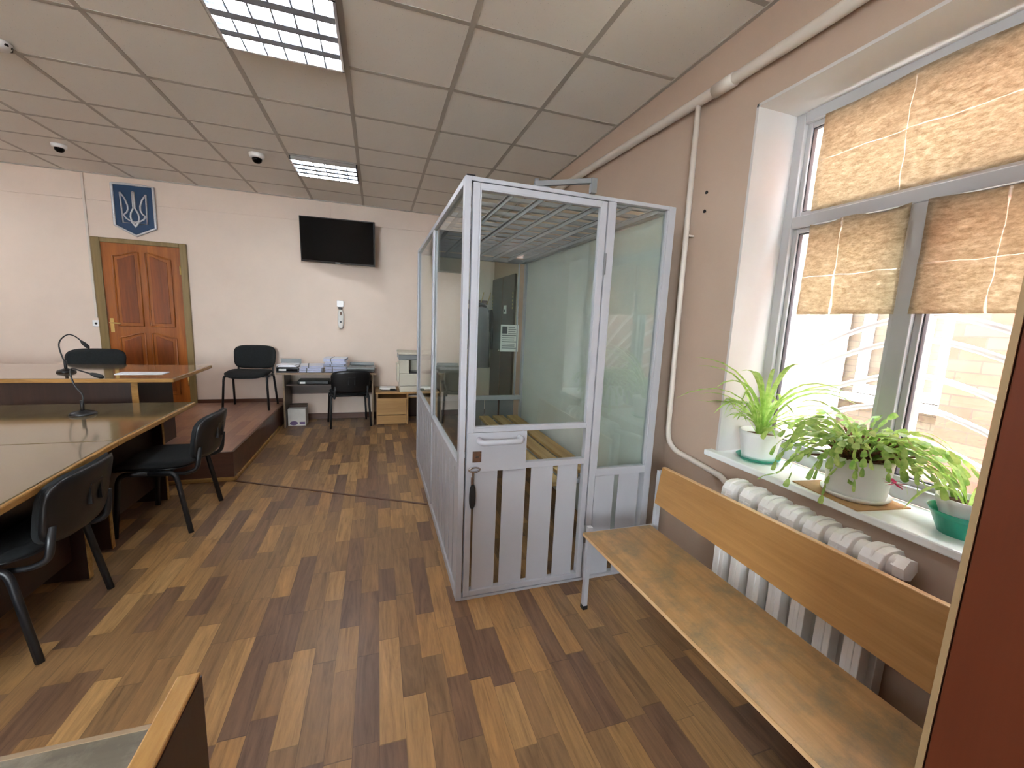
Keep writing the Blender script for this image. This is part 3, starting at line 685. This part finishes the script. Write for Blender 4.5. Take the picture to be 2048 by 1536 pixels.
hp = [(.462, yd0-.005, .838)]+arc((.458, yd0-.02, .838), (.452, yd0-.055, .836), (.475, yd0-.058, .836))+arc((.645, yd0-.058, .838), (.668, yd0-.055, .838), (.664, yd0-.02, .840))+[(.662, yd0-.005, .84)]
MB().tube(hp, .014, 12).build('handle', 'grey', D, smooth=True)
B(.430, .473, yd0-.009, yd0-.005, .728, .782).build('keyhole_plate', 'rust', D, .001)
m = MB()
for a in (.434, .469):
    for b in (.733, .777): m.lathe([(.003, 0), (.003, .002)], (a, yd0-.011, b), 8, axis='y')
m.build('screw', 'chrome', D)
B(.444, .460, yd0-.0105, yd0-.009, .753, .757).build('keyhole', 'black', D)
ho = [(.44+.028*math.cos(a*PI/8), yd0-.012-.002*math.cos(a), .693+.011*math.sin(a*PI/8)) for a in range(17)]
MB().tube(ho, .0045, 6, False).build('hasp', 'chrome', D, smooth=True)
for z in (1.70, .28): MB().tube([(dx[1]+.004, yd0-.004, z-.05), (dx[1]+.004, yd0-.004, z+.05)], .007, 8).build('hinge', 'greydark', D, smooth=True)
# lifting arm above the door
cl = thing('door_closer_arm', 'grey steel arm lying on the cage top above the door', 'bracket', (.69, 1.87, CZ))
MB().bar((0, 0, .012), (.28, -.04, .052), .022, .022).build('arm', 'greydark', cl, .001)
B(.262, .29, -.055, -.030, -.005, .062).build('end_plate', 'greydark', cl, .001)
MB().tube([(.01, 0, -.0), (.01, 0, .035)], .012, 10).build('pivot', 'greydark', cl, smooth=True)
B(-.01, .07, -.012, .012, 0, .006).build('foot_plate', 'greydark', cl)
tag(MB().box(.372, .41, 1.853, 1.88, CZ, CZ+.006).build('rubber_pad', 'black'), 'small black pad on top of the cage front left post', 'pad')
# keys in a case
ky = thing('key_case', 'black key case hanging from the hasp on the cage door', 'key case', (.428, yd0-.014, .675))
MB().tube([(.0, 0, .012), (.004, -.002, -.02), (0, 0, -.03)], .004, 6).build('ring', 'chrome', ky)
B(-.004, .006, -.003, .003, -.065, -.02).build('leather_loop', 'rust', ky)
MB().pad(.032, .125, .018, lambda u, v: 0, 2.6, plane='xz', c=(.004, -.004, -.115)).build('case', 'rubber', ky, smooth=True)
# notice on the back glass
nt = thing('notice_sheet', 'pale notice with a small portrait photo on the far glass of the cage', 'notice', (1.28, CY1-.0345, 1.235))
B(-.095, .095, -.001, .001, -.135, .135).build('sheet', 'label', nt)
B(-.08, -.025, -.0022, -.001, .045, .118).build('portrait_print', 'ink', nt)
m = MB(); rr = random.Random(3)
for k in range(11):
    z = .110-k*.021; x0 = -.015 if z > .04 else -.08
    m.box(x0, .05+rr.random()*.03, -.002, -.001, z-.004, z+.004 if k not in (4, 7) else z+.007)
m.build('text_lines', 'greyplastic', nt)
# slatted bench in the cage
bn = thing('slatted_bench', 'raw pine slatted bench inside the cage along its pale side', 'bench', (1.2, 3.1, 0))
for x0, x1, ya, yb in ((-.23, -.13, -.95, .82), (-.09, .02, -.85, .82), (.06, .17, -.78, .82)): B(x0, x1, ya, yb, .43, .455).build('plank', 'slatw', bn, .003)
for y in (-.85, -.1, .75): B(-.22, .18, y-.015, y+.015, .40, .43).build('crosspiece', 'grey', bn)
for x in (-.2, .15):
    for y in (-.85, .75): B(x-.015, x+.015, y-.015, y+.015, 0, .40).build('leg', 'grey', bn)

# ------------------------------------------------------------------ long bench under the window
BY0, BY1 = .40, 1.628
wb = thing('wooden_bench', 'long plywood bench with backrest in front of the radiator', 'bench', (1.12, 1.0, 0))
def wq(m): return m.xf(Matrix.Translation((-1.12, -1.0, 0)))
wq(MB().prism([(.930, BY1-.0), (1.305, BY1-.01), (1.318, BY0), (.966, BY0)], 'z', .404, .42)).build('seat', 'benchw', wb, .003)
wq(MB().prism([(.9292, BY1), (.930, BY1), (.966, BY0), (.9652, BY0)], 'z', .405, .4195)).build('edge_band', 'ply', wb)
bk = MB(); P8 = []
for (y, xa, xb, za, zb) in ((BY1, 1.325, 1.352, .530, .712), (BY0, 1.345, 1.372, .498, .735)):
    P8 += [(xa, y, za), (xb, y, zb), (xb+.016, y, zb-.001), (xa+.016, y, za)]
v = [bk.bm.verts.new(p) for p in P8]
for f in ((0, 1, 2, 3), (7, 6, 5, 4), (0, 4, 5, 1), (1, 5, 6, 2), (2, 6, 7, 3), (3, 7, 4, 0)): bk.bm.faces.new([v[i] for i in f])
wq(bk).build('backrest', 'benchb', wb)
wq(MB().bar((1.361, BY1, .7135), (1.381, BY0, .7365), .0185, .003)).build('edge_band', 'ply', wb)
for y in (1.645, .46):
    x = .965 if y > 1 else 1.0
    pipe_y = y if y > 1 else .44
    wq(B(x-.0, x+.022, y-.012, y+.012, 0, .404 if y < 1 else .435)).build('leg', 'grey', wb)
    wq(B(x-.002, x+.024, y-.014, y+.014, 0, .02)).build('foot_cap', 'rubber', wb)
    wq(B(1.345+(y < 1)*.02, 1.367+(y < 1)*.02, y-.012, y+.012, 0, .69)).build('leg', 'grey', wb)
    wq(B(x, 1.35, y-.01, y+.01, .378, .402)).build('crossbar', 'grey', wb)
# wardrobe at the right edge
wd = thing('wardrobe', 'tall red-brown wardrobe standing at the right edge of the photo', 'wardrobe', (1.25, -.25, 0))
B(-.33, .36, -.62, .60, .0, 1.93).build('body', 'darkw', wd)
B(-.35, .36, .598, .6045, 0, 1.93).build('side_panel', 'redw', wd)
B(-.352, -.35, .5975, .606, 0, 1.93).build('edge_strip', 'bands', wd)
for a, b in ((-.01, .596), (-.62, -.016)):
    d_ = B(-.35, -.331, a, b, .06, 1.925).build('door', 'redw', wd, .002)
    yh = a+.04 if a > -.1 else b-.04
    MB().tube([(-.35, yh, 1.0), (-.375, yh, 1.0), (-.375, yh, 1.12), (-.35, yh, 1.12)], .005, 8).build('handle', 'chrome', d_, smooth=True)

# ------------------------------------------------------------------ radiator and pipes
rd = thing('radiator', 'white cast-iron radiator behind the bench under the window', 'radiator', (1.53, 1.07, 0))
RZ0, RZ1 = .14, .745
for k in range(7):
    y = 1.335-k*.0925-1.07; m = MB()
    for xc in (-.043, .043):
        m.box(xc-.025, xc+.025, y-.027, y+.027, RZ0+.03, RZ1-.05)
    m.box(-.072, -.066, y-.008, y+.008, RZ0+.05, RZ1-.06)
    m.prism([(-.068, RZ1-.080), (-.064, RZ1-.034), (-.046, RZ1-.008), (-.018, RZ1), (.018, RZ1), (.046, RZ1-.008), (.064, RZ1-.034), (.068, RZ1-.080)], 'y', y-.030, y+.030)
    m.prism([(-.072, RZ1-.060), (-.050, RZ1-.004), (-.018, RZ1+.006), (.018, RZ1+.006), (.050, RZ1-.004), (.072, RZ1-.060)], 'y', y-.005, y+.005)
    m.prism([(-.068, RZ0+.07), (-.060, RZ0+.03), (-.035, RZ0), (.035, RZ0), (.060, RZ0+.03), (.068, RZ0+.07)], 'y', y-.029, y+.029)
    o = m.build('radiator_section', 'radiator', rd, .011); o.modifiers['bevel'].segments = 4
MB().tube([(0, .30, RZ1-.045), (0, -.335, RZ1-.045)], .036, 14).build('header_pipe', 'radiator', rd, smooth=True)
MB().tube([(0, .30, RZ0+.035), (0, -.335, RZ0+.035)], .026, 14).build('header_pipe', 'radiator', rd, smooth=True)
MB().tube([(0, -.33, RZ1-.04), (0, -.365, RZ1-.04)], .036, 6).build('end_plug', 'radiator', rd)
for y in (.2, -.2): B(.06, .104, y-.008, y+.008, RZ1-.10, RZ1-.085).build('bracket', 'radiator', rd)
hp_ = thing('heating_pipe', 'white heating pipes along the window wall and down to the radiator', 'pipe', (1.59, 1.9, 0))
MB().tube([(.0, -4.6, 2.575), (0, -.55, 2.555), (0, 0, 2.566), (0, 1.3, 2.61), (0, 3.9, 2.66)], .026, 14).build('supply_pipe', 'pipe', hp_, smooth=True)
MB().tube([(0, -.21, 2.561), (0, -.09, 2.563)], .031, 14).build('coupling', 'pipe', hp_, smooth=True)
MB().tube([(.0, .02, 2.56), (0, .01, 1.4), (0, .0, .84)]+arc((0, -.005, .80), (0, -.02, .735), (0, -.10, .722))+[(0, -.40, .700), (-.06, -.50, .704)], .0145, 12).build('drop_pipe', 'pipe', hp_, smooth=True)
for z in (1.9, ): MB().tube([(0, .01, z), (.044, .01, z)], .006, 8).build('clip', 'pipe', hp_)
for z, l in ((2.106, 'upper'), (2.013, 'lower')):
    tag(MB().lathe([(.009, 0), (.006, .006), (.0001, .006)], (XR-.006, 1.84, z), 10, axis='x').build('wall_plug', 'rubber'), l+' of two dark plugs in the wall right of the drop pipe', 'wall plug', 'dark wall plugs')

# ------------------------------------------------------------------ plants on the sill
SZ = WZ0
def spider(c, n, R, seed, name='foliage', parent=None, arches=None, lo=.13, hi=.30):
    rr = random.Random(seed); m = MB(); c = Vector(c)
    for i in range(n):
        a = rr.random()*2*PI; L = lo+rr.random()*(hi-lo); up = .5+rr.random()*1.0
        if arches and i < len(arches): a, L, up = arches[i]
        d = Vector((math.cos(a), math.sin(a), 0)); p = c+d*R*rr.random(); pts = []; ws = []; N = 9
        th = math.atan2(up, .5); q = p.copy(); w0 = .008+rr.random()*.006+(.006 if arches and i < len(arches) else 0)
        for k in range(N):
            pts.append(q.copy()); f = k/(N-1); ws.append(w0*(.6+1.2*f)*(1-f**3)+.0008)
            q = q+(d*math.cos(th)+Vector((0, 0, math.sin(th))))*(L/N*1.25); th -= (.15+.12*rr.random())
        for k in range(N):
            if pts[k].x > 1.855: pts[k].x = 1.855-.002*k
            if pts[k].x > 1.62 and pts[k].y > 1.568: pts[k].y = 1.568
            if pts[k].z < SZ+.012 and pts[k].x > 1.585: pts[k].z = SZ+.012
        m.leaf(pts, ws, d.cross(Vector((0, 0, 1))), .25)
    return m.build(name, 'leaf', parent)
def pot(parent, r0, r1, h, rib=0, off=Vector((0, 0, 0)), mat='pot'):
    MB().lathe([(r0, 0), (r0*1.04, h*.15), (r1*.98, h*.85), (r1, h), (r1-.006, h), (r1-.01, h*.8), (.001, h*.8)], off, 36, rib, 12).build('pot', mat, parent, smooth=True)
    MB().lathe([(r1-.010, h*.82), (r1*.5, h*.86), (.0001, h*.88)], off, 24).build('soil', 'soil', parent, smooth=True)
c1 = Vector((1.732, 1.43, SZ))
sa = thing('plant_saucer', 'green saucer under the spider plant pot', 'saucer', c1)
MB().lathe([(.075, 0), (.092, .016), (.094, .017), (.09, .014), (.07, .004), (.0001, .004)], n=32).build('saucer', 'green', sa, smooth=True)
sp1 = thing('spider_plant', 'spider plant with long arching leaves in a white pot beside the reveal', 'plant', c1+Vector((0, 0, .0045)))
pot(sp1, .070, .091, .135)
def spider_at(c, parent, n, seed, lo, hi, arches):
    """leaves in world space, then shifted to the plant's origin"""
    o = spider(c, n, .03, seed, 'foliage', None, arches, lo, hi); o.data.transform(Matrix.Translation(-parent.location)); o.parent = parent; return o
spider_at(c1+Vector((0, 0, .125)), sp1, 46, 4, .14, .40, [(-1.7, .50, 1.9), (-1.65, .46, 1.5), (-2.9, .5, 2.0), (2.9, .5, 3.2), (-2.6, .52, 3.0), (3.0, .5, 1.3), (3.1, .5, 2.4), (-2.2, .52, 2.6), (-1.5, .46, 2.8), (-2.4, .48, 4.2), (-2.9, .42, .9), (-1.8, .5, 3.6), (-2.7, .5, 5)])
def plantlet(c, r, seed, parent):
    rr = random.Random(seed); m = MB(); c = Vector(c)
    for i in range(11):
        a = 2*PI*i/11+rr.random()*.4; d = Vector((math.cos(a), math.sin(a), 0)); L = r*(.7+.5*rr.random()); pts = []
        for k in range(6): f = k/5; pts.append(c+d*L*f+Vector((0, 0, .5*L*f*(1.1-f*1.4))))
        m.leaf(pts, [.004, .008, .009, .007, .004, .001], d.cross(Vector((0, 0, 1))), .2)
    return m.build('plantlet', 'leaf', parent)
st = [Vector((0, 0, .12)), Vector((-.06, .0, .30)), Vector((-.13, -.01, .36)), Vector((-.17, -.02, .27))]
MB().tube(arc(st[0], st[1], (st[1]+st[2])/2)+arc((st[1]+st[2])/2, st[2], st[3])[1:], .0018, 6).build('runner', 'leaf', sp1, smooth=True)
plantlet(st[3], .09, 2, sp1); plantlet((-.10, .03, .20), .07, 5, sp1)

c2 = Vector((1.722, 1.0, SZ))
cdb = thing('cardboard_piece', 'flat piece of brown cardboard under the cactus pot', 'cardboard', c2+Vector((0, 0, .0)), math.radians(-8))
B(-.125, .105, -.12, .15, 0, .004).build('board', 'card', cdb)
sa2 = thing('plant_saucer', 'white saucer on the cardboard under the cactus pot', 'saucer', c2+Vector((0, 0, .0045)))
MB().lathe([(.095, 0), (.106, .012), (.107, .02), (.102, .019), (.09, .005), (.0001, .005)], n=36).build('saucer', 'pot', sa2, smooth=True)
ca = thing('christmas_cactus', 'wide drooping segmented cactus with a pink flower in a white pot', 'plant', c2+Vector((0, 0, .010)))
pot(ca, .090, .101, .148, rib=.008)
def cactus(parent, seed):
    rr = random.Random(seed); m = MB(); s_ = MB(); base = parent.location
    for i in range(135):
        a = rr.gauss(0, 1)
        sgn = 1 if rr.random() < .5 else -1
        ang = sgn*PI/2+rr.gauss(0, .62) if rr.random() < .75 else PI+rr.gauss(0, .7)   # mostly along the sill
        d = Vector((math.cos(ang), math.sin(ang), 0)); th = .95+rr.gauss(0, .30)
        p = Vector((0, 0, .125))+d*rr.random()*.05; n = rr.randint(5, 9); drop = .26+rr.random()*.16
        start = rr.randint(1, 3)
        for k in range(n):
            L = .030+rr.random()*.018; dv = d*math.cos(th)+Vector((0, 0, math.sin(th))); q = p+dv*L
            if (base+q).x > 1.84: q.x = 1.84-base.x; d.x *= -.3
            over = (base+q).x > 1.575
            if over and (base+q).z < SZ+.02: q.z = SZ+.02-base.z; th = max(th, -.1)
            if k < start: s_.tube([p, q], [.0045, .0036], 6)
            else:
                w_ = .0075+rr.random()*.004; sd = dv.cross(Vector((rr.gauss(0, .5), rr.gauss(0, .5), 1)))
                if sd.length < .01: sd = Vector((1, 0, 0))
                m.leaf([p, p+(q-p)*.25, p+(q-p)*.62, p+(q-p)*.92, q], [.003, w_*1.5, w_*2.0, w_*1.9, .004], sd)
            p = q; th -= drop*(1 if k > 1 else .4); d = (d+Vector((rr.gauss(0, .12), rr.gauss(0, .12), 0))).normalized()
            if th < -1.35: th = -1.35+rr.random()*.2
    m.build('foliage', 'leaf2', parent); s_.build('stems', 'stem', parent, smooth=True)
cactus(ca, 11)
fl = MB(); fc = Vector((-.06, -.15, .105))
for k in range(9):
    a = 2*PI*k/9; d = Vector((math.cos(a)*.8, math.sin(a), -.25+.5*(k % 2)))
    fl.leaf([fc, fc+d*.016, fc+d*.034], [.005, .017, .003], d.cross(Vector((.3, .2, 1))))
fl.build('flower', 'pink', ca)
c3 = Vector((1.738, .70, SZ))
bw = thing('planter_bowl', 'green planter bowl holding a white pot, half hidden by the wardrobe', 'planter', c3)
MB().lathe([(.055, 0), (.085, .075), (.088, .076), (.084, .07), (.052, .004), (.0001, .004)], n=32).build('bowl', 'green', bw, smooth=True)
sp2_ = thing('spider_plant', 'small grassy plant in a white pot set in the green bowl at the far right', 'plant', c3+Vector((0, 0, .012)))
pot(sp2_, .045, .074, .105)
spider_at(c3+Vector((0, 0, .10)), sp2_, 16, 9, .14, .34, [(1.5, .34, .9), (1.8, .36, 1.2), (1.2, .3, 1.4), (2.2, .3, 1.5)])

# ------------------------------------------------------------------ desk and things at the back
dk = thing('writing_desk', 'brown laminate desk with shelf at the back wall, loaded with papers', 'desk', (-.57, 5.66, 0))
DZ = .69
B(-.565, .565, -.24, .26, DZ-.02, DZ).build('desktop', 'deskb', dk, .002)
B(-.565, .565, -.246, -.24, DZ-.021, DZ).build('edge_band', 'deskedge', dk)
for x in (-.50, .515):
    p = B(x-.008, x+.008, -.17, .26, .0, DZ-.02).build('side_panel', 'deskb', dk); B(x-.009, x+.009, -.174, -.17, 0, DZ-.02).build('edge_band', 'deskedge', p)
B(-.49, .505, -.08, .24, .505, .52).build('shelf', 'deskb', dk)
B(-.49, .505, .20, .215, .36, .505).build('modesty_panel', 'deskb', dk)
tr1 = thing('letter_tray', 'black letter tray with white sheets on the left end of the desk', 'tray', (-1.022, 5.6, DZ))
B(-.12, .12, -.13, .13, 0, .008).build('tray', 'black', tr1)
MB().box(-.12, -.114, -.13, .13, .008, .055).box(.114, .12, -.13, .13, .008, .055).box(-.12, .12, .124, .13, .008, .055).box(-.12, .12, -.13, .13, .055, .062).build('tray_sides', 'black', tr1)
B(-.115, .115, .13, .14, .06, .14).build('rear_grid', 'greyplastic', tr1)
for k, (dx_, dy_, rz) in enumerate(((0, 0, 0), (.01, -.01, .1), (-.01, .0, -.08))):
    o = tag(B(-.10, .10, -.12, .12, 0, .008).build('paper_sheet', 'paper', loc=(-1.022+dx_, 5.6+dy_, DZ+.0625+k*.0085)), ('bottom', 'middle', 'top')[k]+' white sheet lying in the black letter tray', 'paper', 'sheets in the letter tray'); o.rotation_euler = (0, 0, rz)
tag(B(-.04, .04, -.001, .0, -.01, .012).build('tray_label', 'label', tr1, loc=(-.05, -.131, .028)), 'white label', 'label'); bpy.data.objects['tray_label'].pop('category', None)
def stack(x, y, n, pos, grp, seed):
    rr = random.Random(seed); z = DZ
    for k in range(n):
        h_ = .024+rr.random()*.014; a = rr.gauss(0, .07)
        t_ = thing('case_file', '', 'file', (x+rr.gauss(0, .010), y+rr.gauss(0, .012), z), a, grp)
        B(-.12, .12, -.15, .15, .003, h_-.003).build('pages', 'paperblue', t_, .004); MB().box(-.045, -.035, -.157, .157, -.0, h_).build('binding_string', 'ink', t_)
        MB().box(-.13, .13, -.155, .155, 0, .002).box(-.13, .13, -.155, .155, h_-.002, h_-.0005).build('cover', 'paper', t_)
        words = ('bottom', 'second from the bottom', 'third from the bottom', 'fourth from the bottom', 'top')
        t_['label'] = (words[k] if k < n-1 else 'top')+' thick paper file in the '+pos; z += h_
stack(-.768, 5.62, 3, 'lower left stack on the desk', 'files in the left stack', 1)
stack(-.488, 5.62, 5, 'taller right stack on the desk', 'files in the right stack', 2)
ty = thing('scanner', 'flat grey device with raised rear edge on the right end of the desk', 'device', (-.19, 5.64, DZ), math.radians(-2))
B(-.16, .16, -.14, .14, 0, .035).build('body', 'black', ty, .006); B(-.165, .165, -.14, .145, .035, .06).build('lid', 'greyplastic', ty, .006)
B(-.15, .15, .10, .145, .06, .10).build('rear_feeder', 'greyplastic', ty, .008)
B(-.12, .06, -.05, .0, .0605, .064).build('control_panel', 'black', ty)
st_ = thing('paper_tray', 'dark document tray with a white label on the desk shelf', 'tray', (-.80, 5.70, .52))
B(-.14, .22, -.10, .12, 0, .05).build('tray', 'black', st_, .01); B(-.11, -.05, -.104, -.10, .008, .035).build('tray_label', 'label', st_)
bx = thing('carton_box', 'white carton with purple print on the floor under the desk', 'box', (-.955, 5.66, 0))
B(-.10, .10, -.08, .12, 0, .215).build('carton', 'label', bx, .002)
MB().pad(.09, .055, .004, lambda u, v: 0, 2, plane='xz', c=(-.035, -.081, .035)).build('oval_print', 'purple', bx)
B(.03, .09, -.082, -.08, .02, .05).build('print_block', 'purple', bx)
MB().box(-.10, .10, .03, .12, .215, .25).build('open_flap', 'deskb', bx)
cb_ = thing('low_cabinet', 'low light oak cabinet right of the desk, carrying the copier', 'cabinet', (.35, 5.68, 0))
B(-.375, .46, -.24, .25, .415, .435).build('cabinet_top', 'oak', cb_, .002)
B(-.36, -.34, -.20, .25, 0, .415).build('side_panel', 'oak', cb_); B(.02, .04, -.20, .25, 0, .415).build('side_panel', 'oak', cb_); B(.43, .45, -.20, .25, 0, .415).build('side_panel', 'oak', cb_)
B(-.34, .43, .23, .25, 0, .415).build('back_panel', 'darkw', cb_)
B(-.355, .015, -.215, -.20, .135, .345).build('door', 'oak', cb_, .001); B(-.355, .015, -.215, -.20, .012, .127).build('drawer', 'oak', cb_, .001)
B(-.34, .02, -.20, .23, .34, .352).build('shelf', 'oak', cb_)
tag(B(0, .14, -.16, .10, 0, .012).build('white_board', 'label', loc=(.34+.0, 5.60, .3525)), 'white slab on the cabinet shelf under the copier', 'board')
bpy.data.objects['white_board'].location = (.395, 5.70, .36); B(.04, .43, -.15, .23, .345, .357).build('shelf', 'oak', cb_)
cp = thing('copier', 'beige office copier standing on the low oak cabinet', 'copier', (.50, 5.68, .435))
B(-.22, .20, -.22, .20, 0, .075).build('paper_drawer', 'beige', cp, .008)
B(-.225, .20, -.22, .20, .078, .24).build('body', 'beige', cp, .01)
MB().box(-.225, -.10, -.20, .20, .24, .42).box(-.10, .20, -.02, .20, .24, .42).build('column', 'beige', cp, .008)
B(-.10, .20, -.19, -.021, .24, .26).build('output_tray', 'black', cp)
B(-.235, .21, -.22, .21, .42, .485).build('scanner_unit', 'greyplastic', cp, .008)
B(-.24, .215, -.22, .215, .487, .52).build('scanner_lid', 'beige', cp, .01)
B(-.25, -.226, -.15, .10, .12, .36).build('side_flap', 'beige', cp, .006)
rt = thing('router', 'flat white box with a black cable on the cabinet left of the copier', 'router', (.14, 5.70, .435))
B(-.11, .10, -.07, .09, 0, .03).build('body', 'white', rt, .006)
MB().tube([(.06, -.08, .012), (.11, -.12, .008), (.06, -.17, .008), (-.08, -.14, .008), (-.12, -.02, .008)], .004, 6).build('cable', 'rubber', rt, smooth=True)
B(.02, .09, -.15, -.11, .003, .028).build('adaptor', 'black', rt, .004)

# coat rack and coats in the far right corner
cr = thing('coat_hook_rack', 'metal coat hooks on the back wall beyond the cage', 'coat rack', (1.42, YB, 1.66))
B(-.16, .12, -.02, 0, -.03, .03).build('rail', 'basebd', cr)
for k in (-.12, .0, .10): MB().tube([(k, -.02, 0), (k, -.09, -.02), (k+.01, -.13, .05), (k+.03, -.14, .14)], .006, 8).build('hook', 'brass', cr, smooth=True)
ct = thing('hanging_coat', 'dark coat hanging from the hooks beyond the cage', 'coat', (1.42, YB-.09, .72))
cm = MB(); cm.lathe([(.001, .02), (.16, .0), (.15, .25), (.13, .50), (.15, .72), (.155, .80), (.08, .89), (.045, .93), (.0001, .935)], n=40, rib=.10, ribn=6); cm.xf(Matrix.Diagonal((1, .42, 1, 1)))
cm.build('coat_body', 'cloth', ct, smooth=True)
for q in (-1, 1): MB().tube([(q*.13, 0, .83), (q*.17, -.01, .72), (q*.185, -.025, .5), (q*.19, -.03, .27)], [.045, .05, .042, .036], 12).build('sleeve', 'cloth', ct, smooth=True)
MB().tube([(-.07, -.03, .88), (0, -.06, .90), (.07, -.03, .88)], .018, 8).build('collar', 'cloth', ct, smooth=True)

# ------------------------------------------------------------------ outside
gr = struct(B(-9, 9, -14, 12, -.9, -.8).build('ground_outside', 'lead'))
hb = tag(B(4.2, 4.6, -4, 12, -.8, 4.2).build('brick_building', 'brickA'), 'pale brick building facing the window, with a small window in it', 'building')
hb2 = tag(B(3.2, 4.198, -6, 1.50, -.8, 4.2).build('brick_building', 'brickB'), 'red brick wall projecting nearer at the right of the window view', 'building')
w3 = thing('outside_window', 'white framed window in the pale brick building opposite', 'window', (4.19, 2.25, .95))
MB().box(-.03, .0, -.32, -.24, -.05, .95).box(-.03, 0, .24, .32, -.05, .95).box(-.03, 0, -.24, .24, .87, .95).box(-.03, 0, -.24, .24, -.05, .03).box(-.03, 0, -.02, .02, .03, .87).build('frame', 'white', w3)
B(-.012, -.004, -.24, .24, .03, .87).build('pane', 'winglass', w3); B(-.06, 0, -.4, .4, -.13, -.06).build('ledge', 'reveal', w3)
dp = tag(MB().tube([(4.15, 2.72, -.8), (4.15, 2.72, 4.1)], .045, 10).build('drain_pipe', 'white', smooth=True), 'white drainpipe on the pale brick building opposite', 'drainpipe')
gl = thing('window_grille', 'white curved-bar security grille outside the window', 'grille', (2.1, 1.06, .7))
for k, z in enumerate((1.83, 1.66, 1.50, 1.40, 1.255, 1.13, 1.0, .87)):
    MB().tube([(0, y-1.06, z-.7-.62*(abs(y-1.06))**1.6) for y in [.18+i*(1.62-.18)/24 for i in range(25)] if z-.62*abs(y-1.06)**1.6 > .74], .012, 8).build('curved_bar', 'white', gl, smooth=True)
MB().box(-.012, .012, .50, .525, 0, 1.75).box(-.012, .012, -.90, -.875, 0, 1.75).box(-.012, .012, -.875, .5, 0, .025).box(-.012, .012, -.875, .5, 1.725, 1.75).box(-.012, .012, -.012, .012, .025, 1.725).build('frame', 'white', gl)
for y in (-.8875, .5125): MB().bar((-.11, y, 1.6), (0, y, 1.6), .02, .02).bar((-.11, y, .15), (0, y, .15), .02, .02).build('wall_tie', 'white', gl)
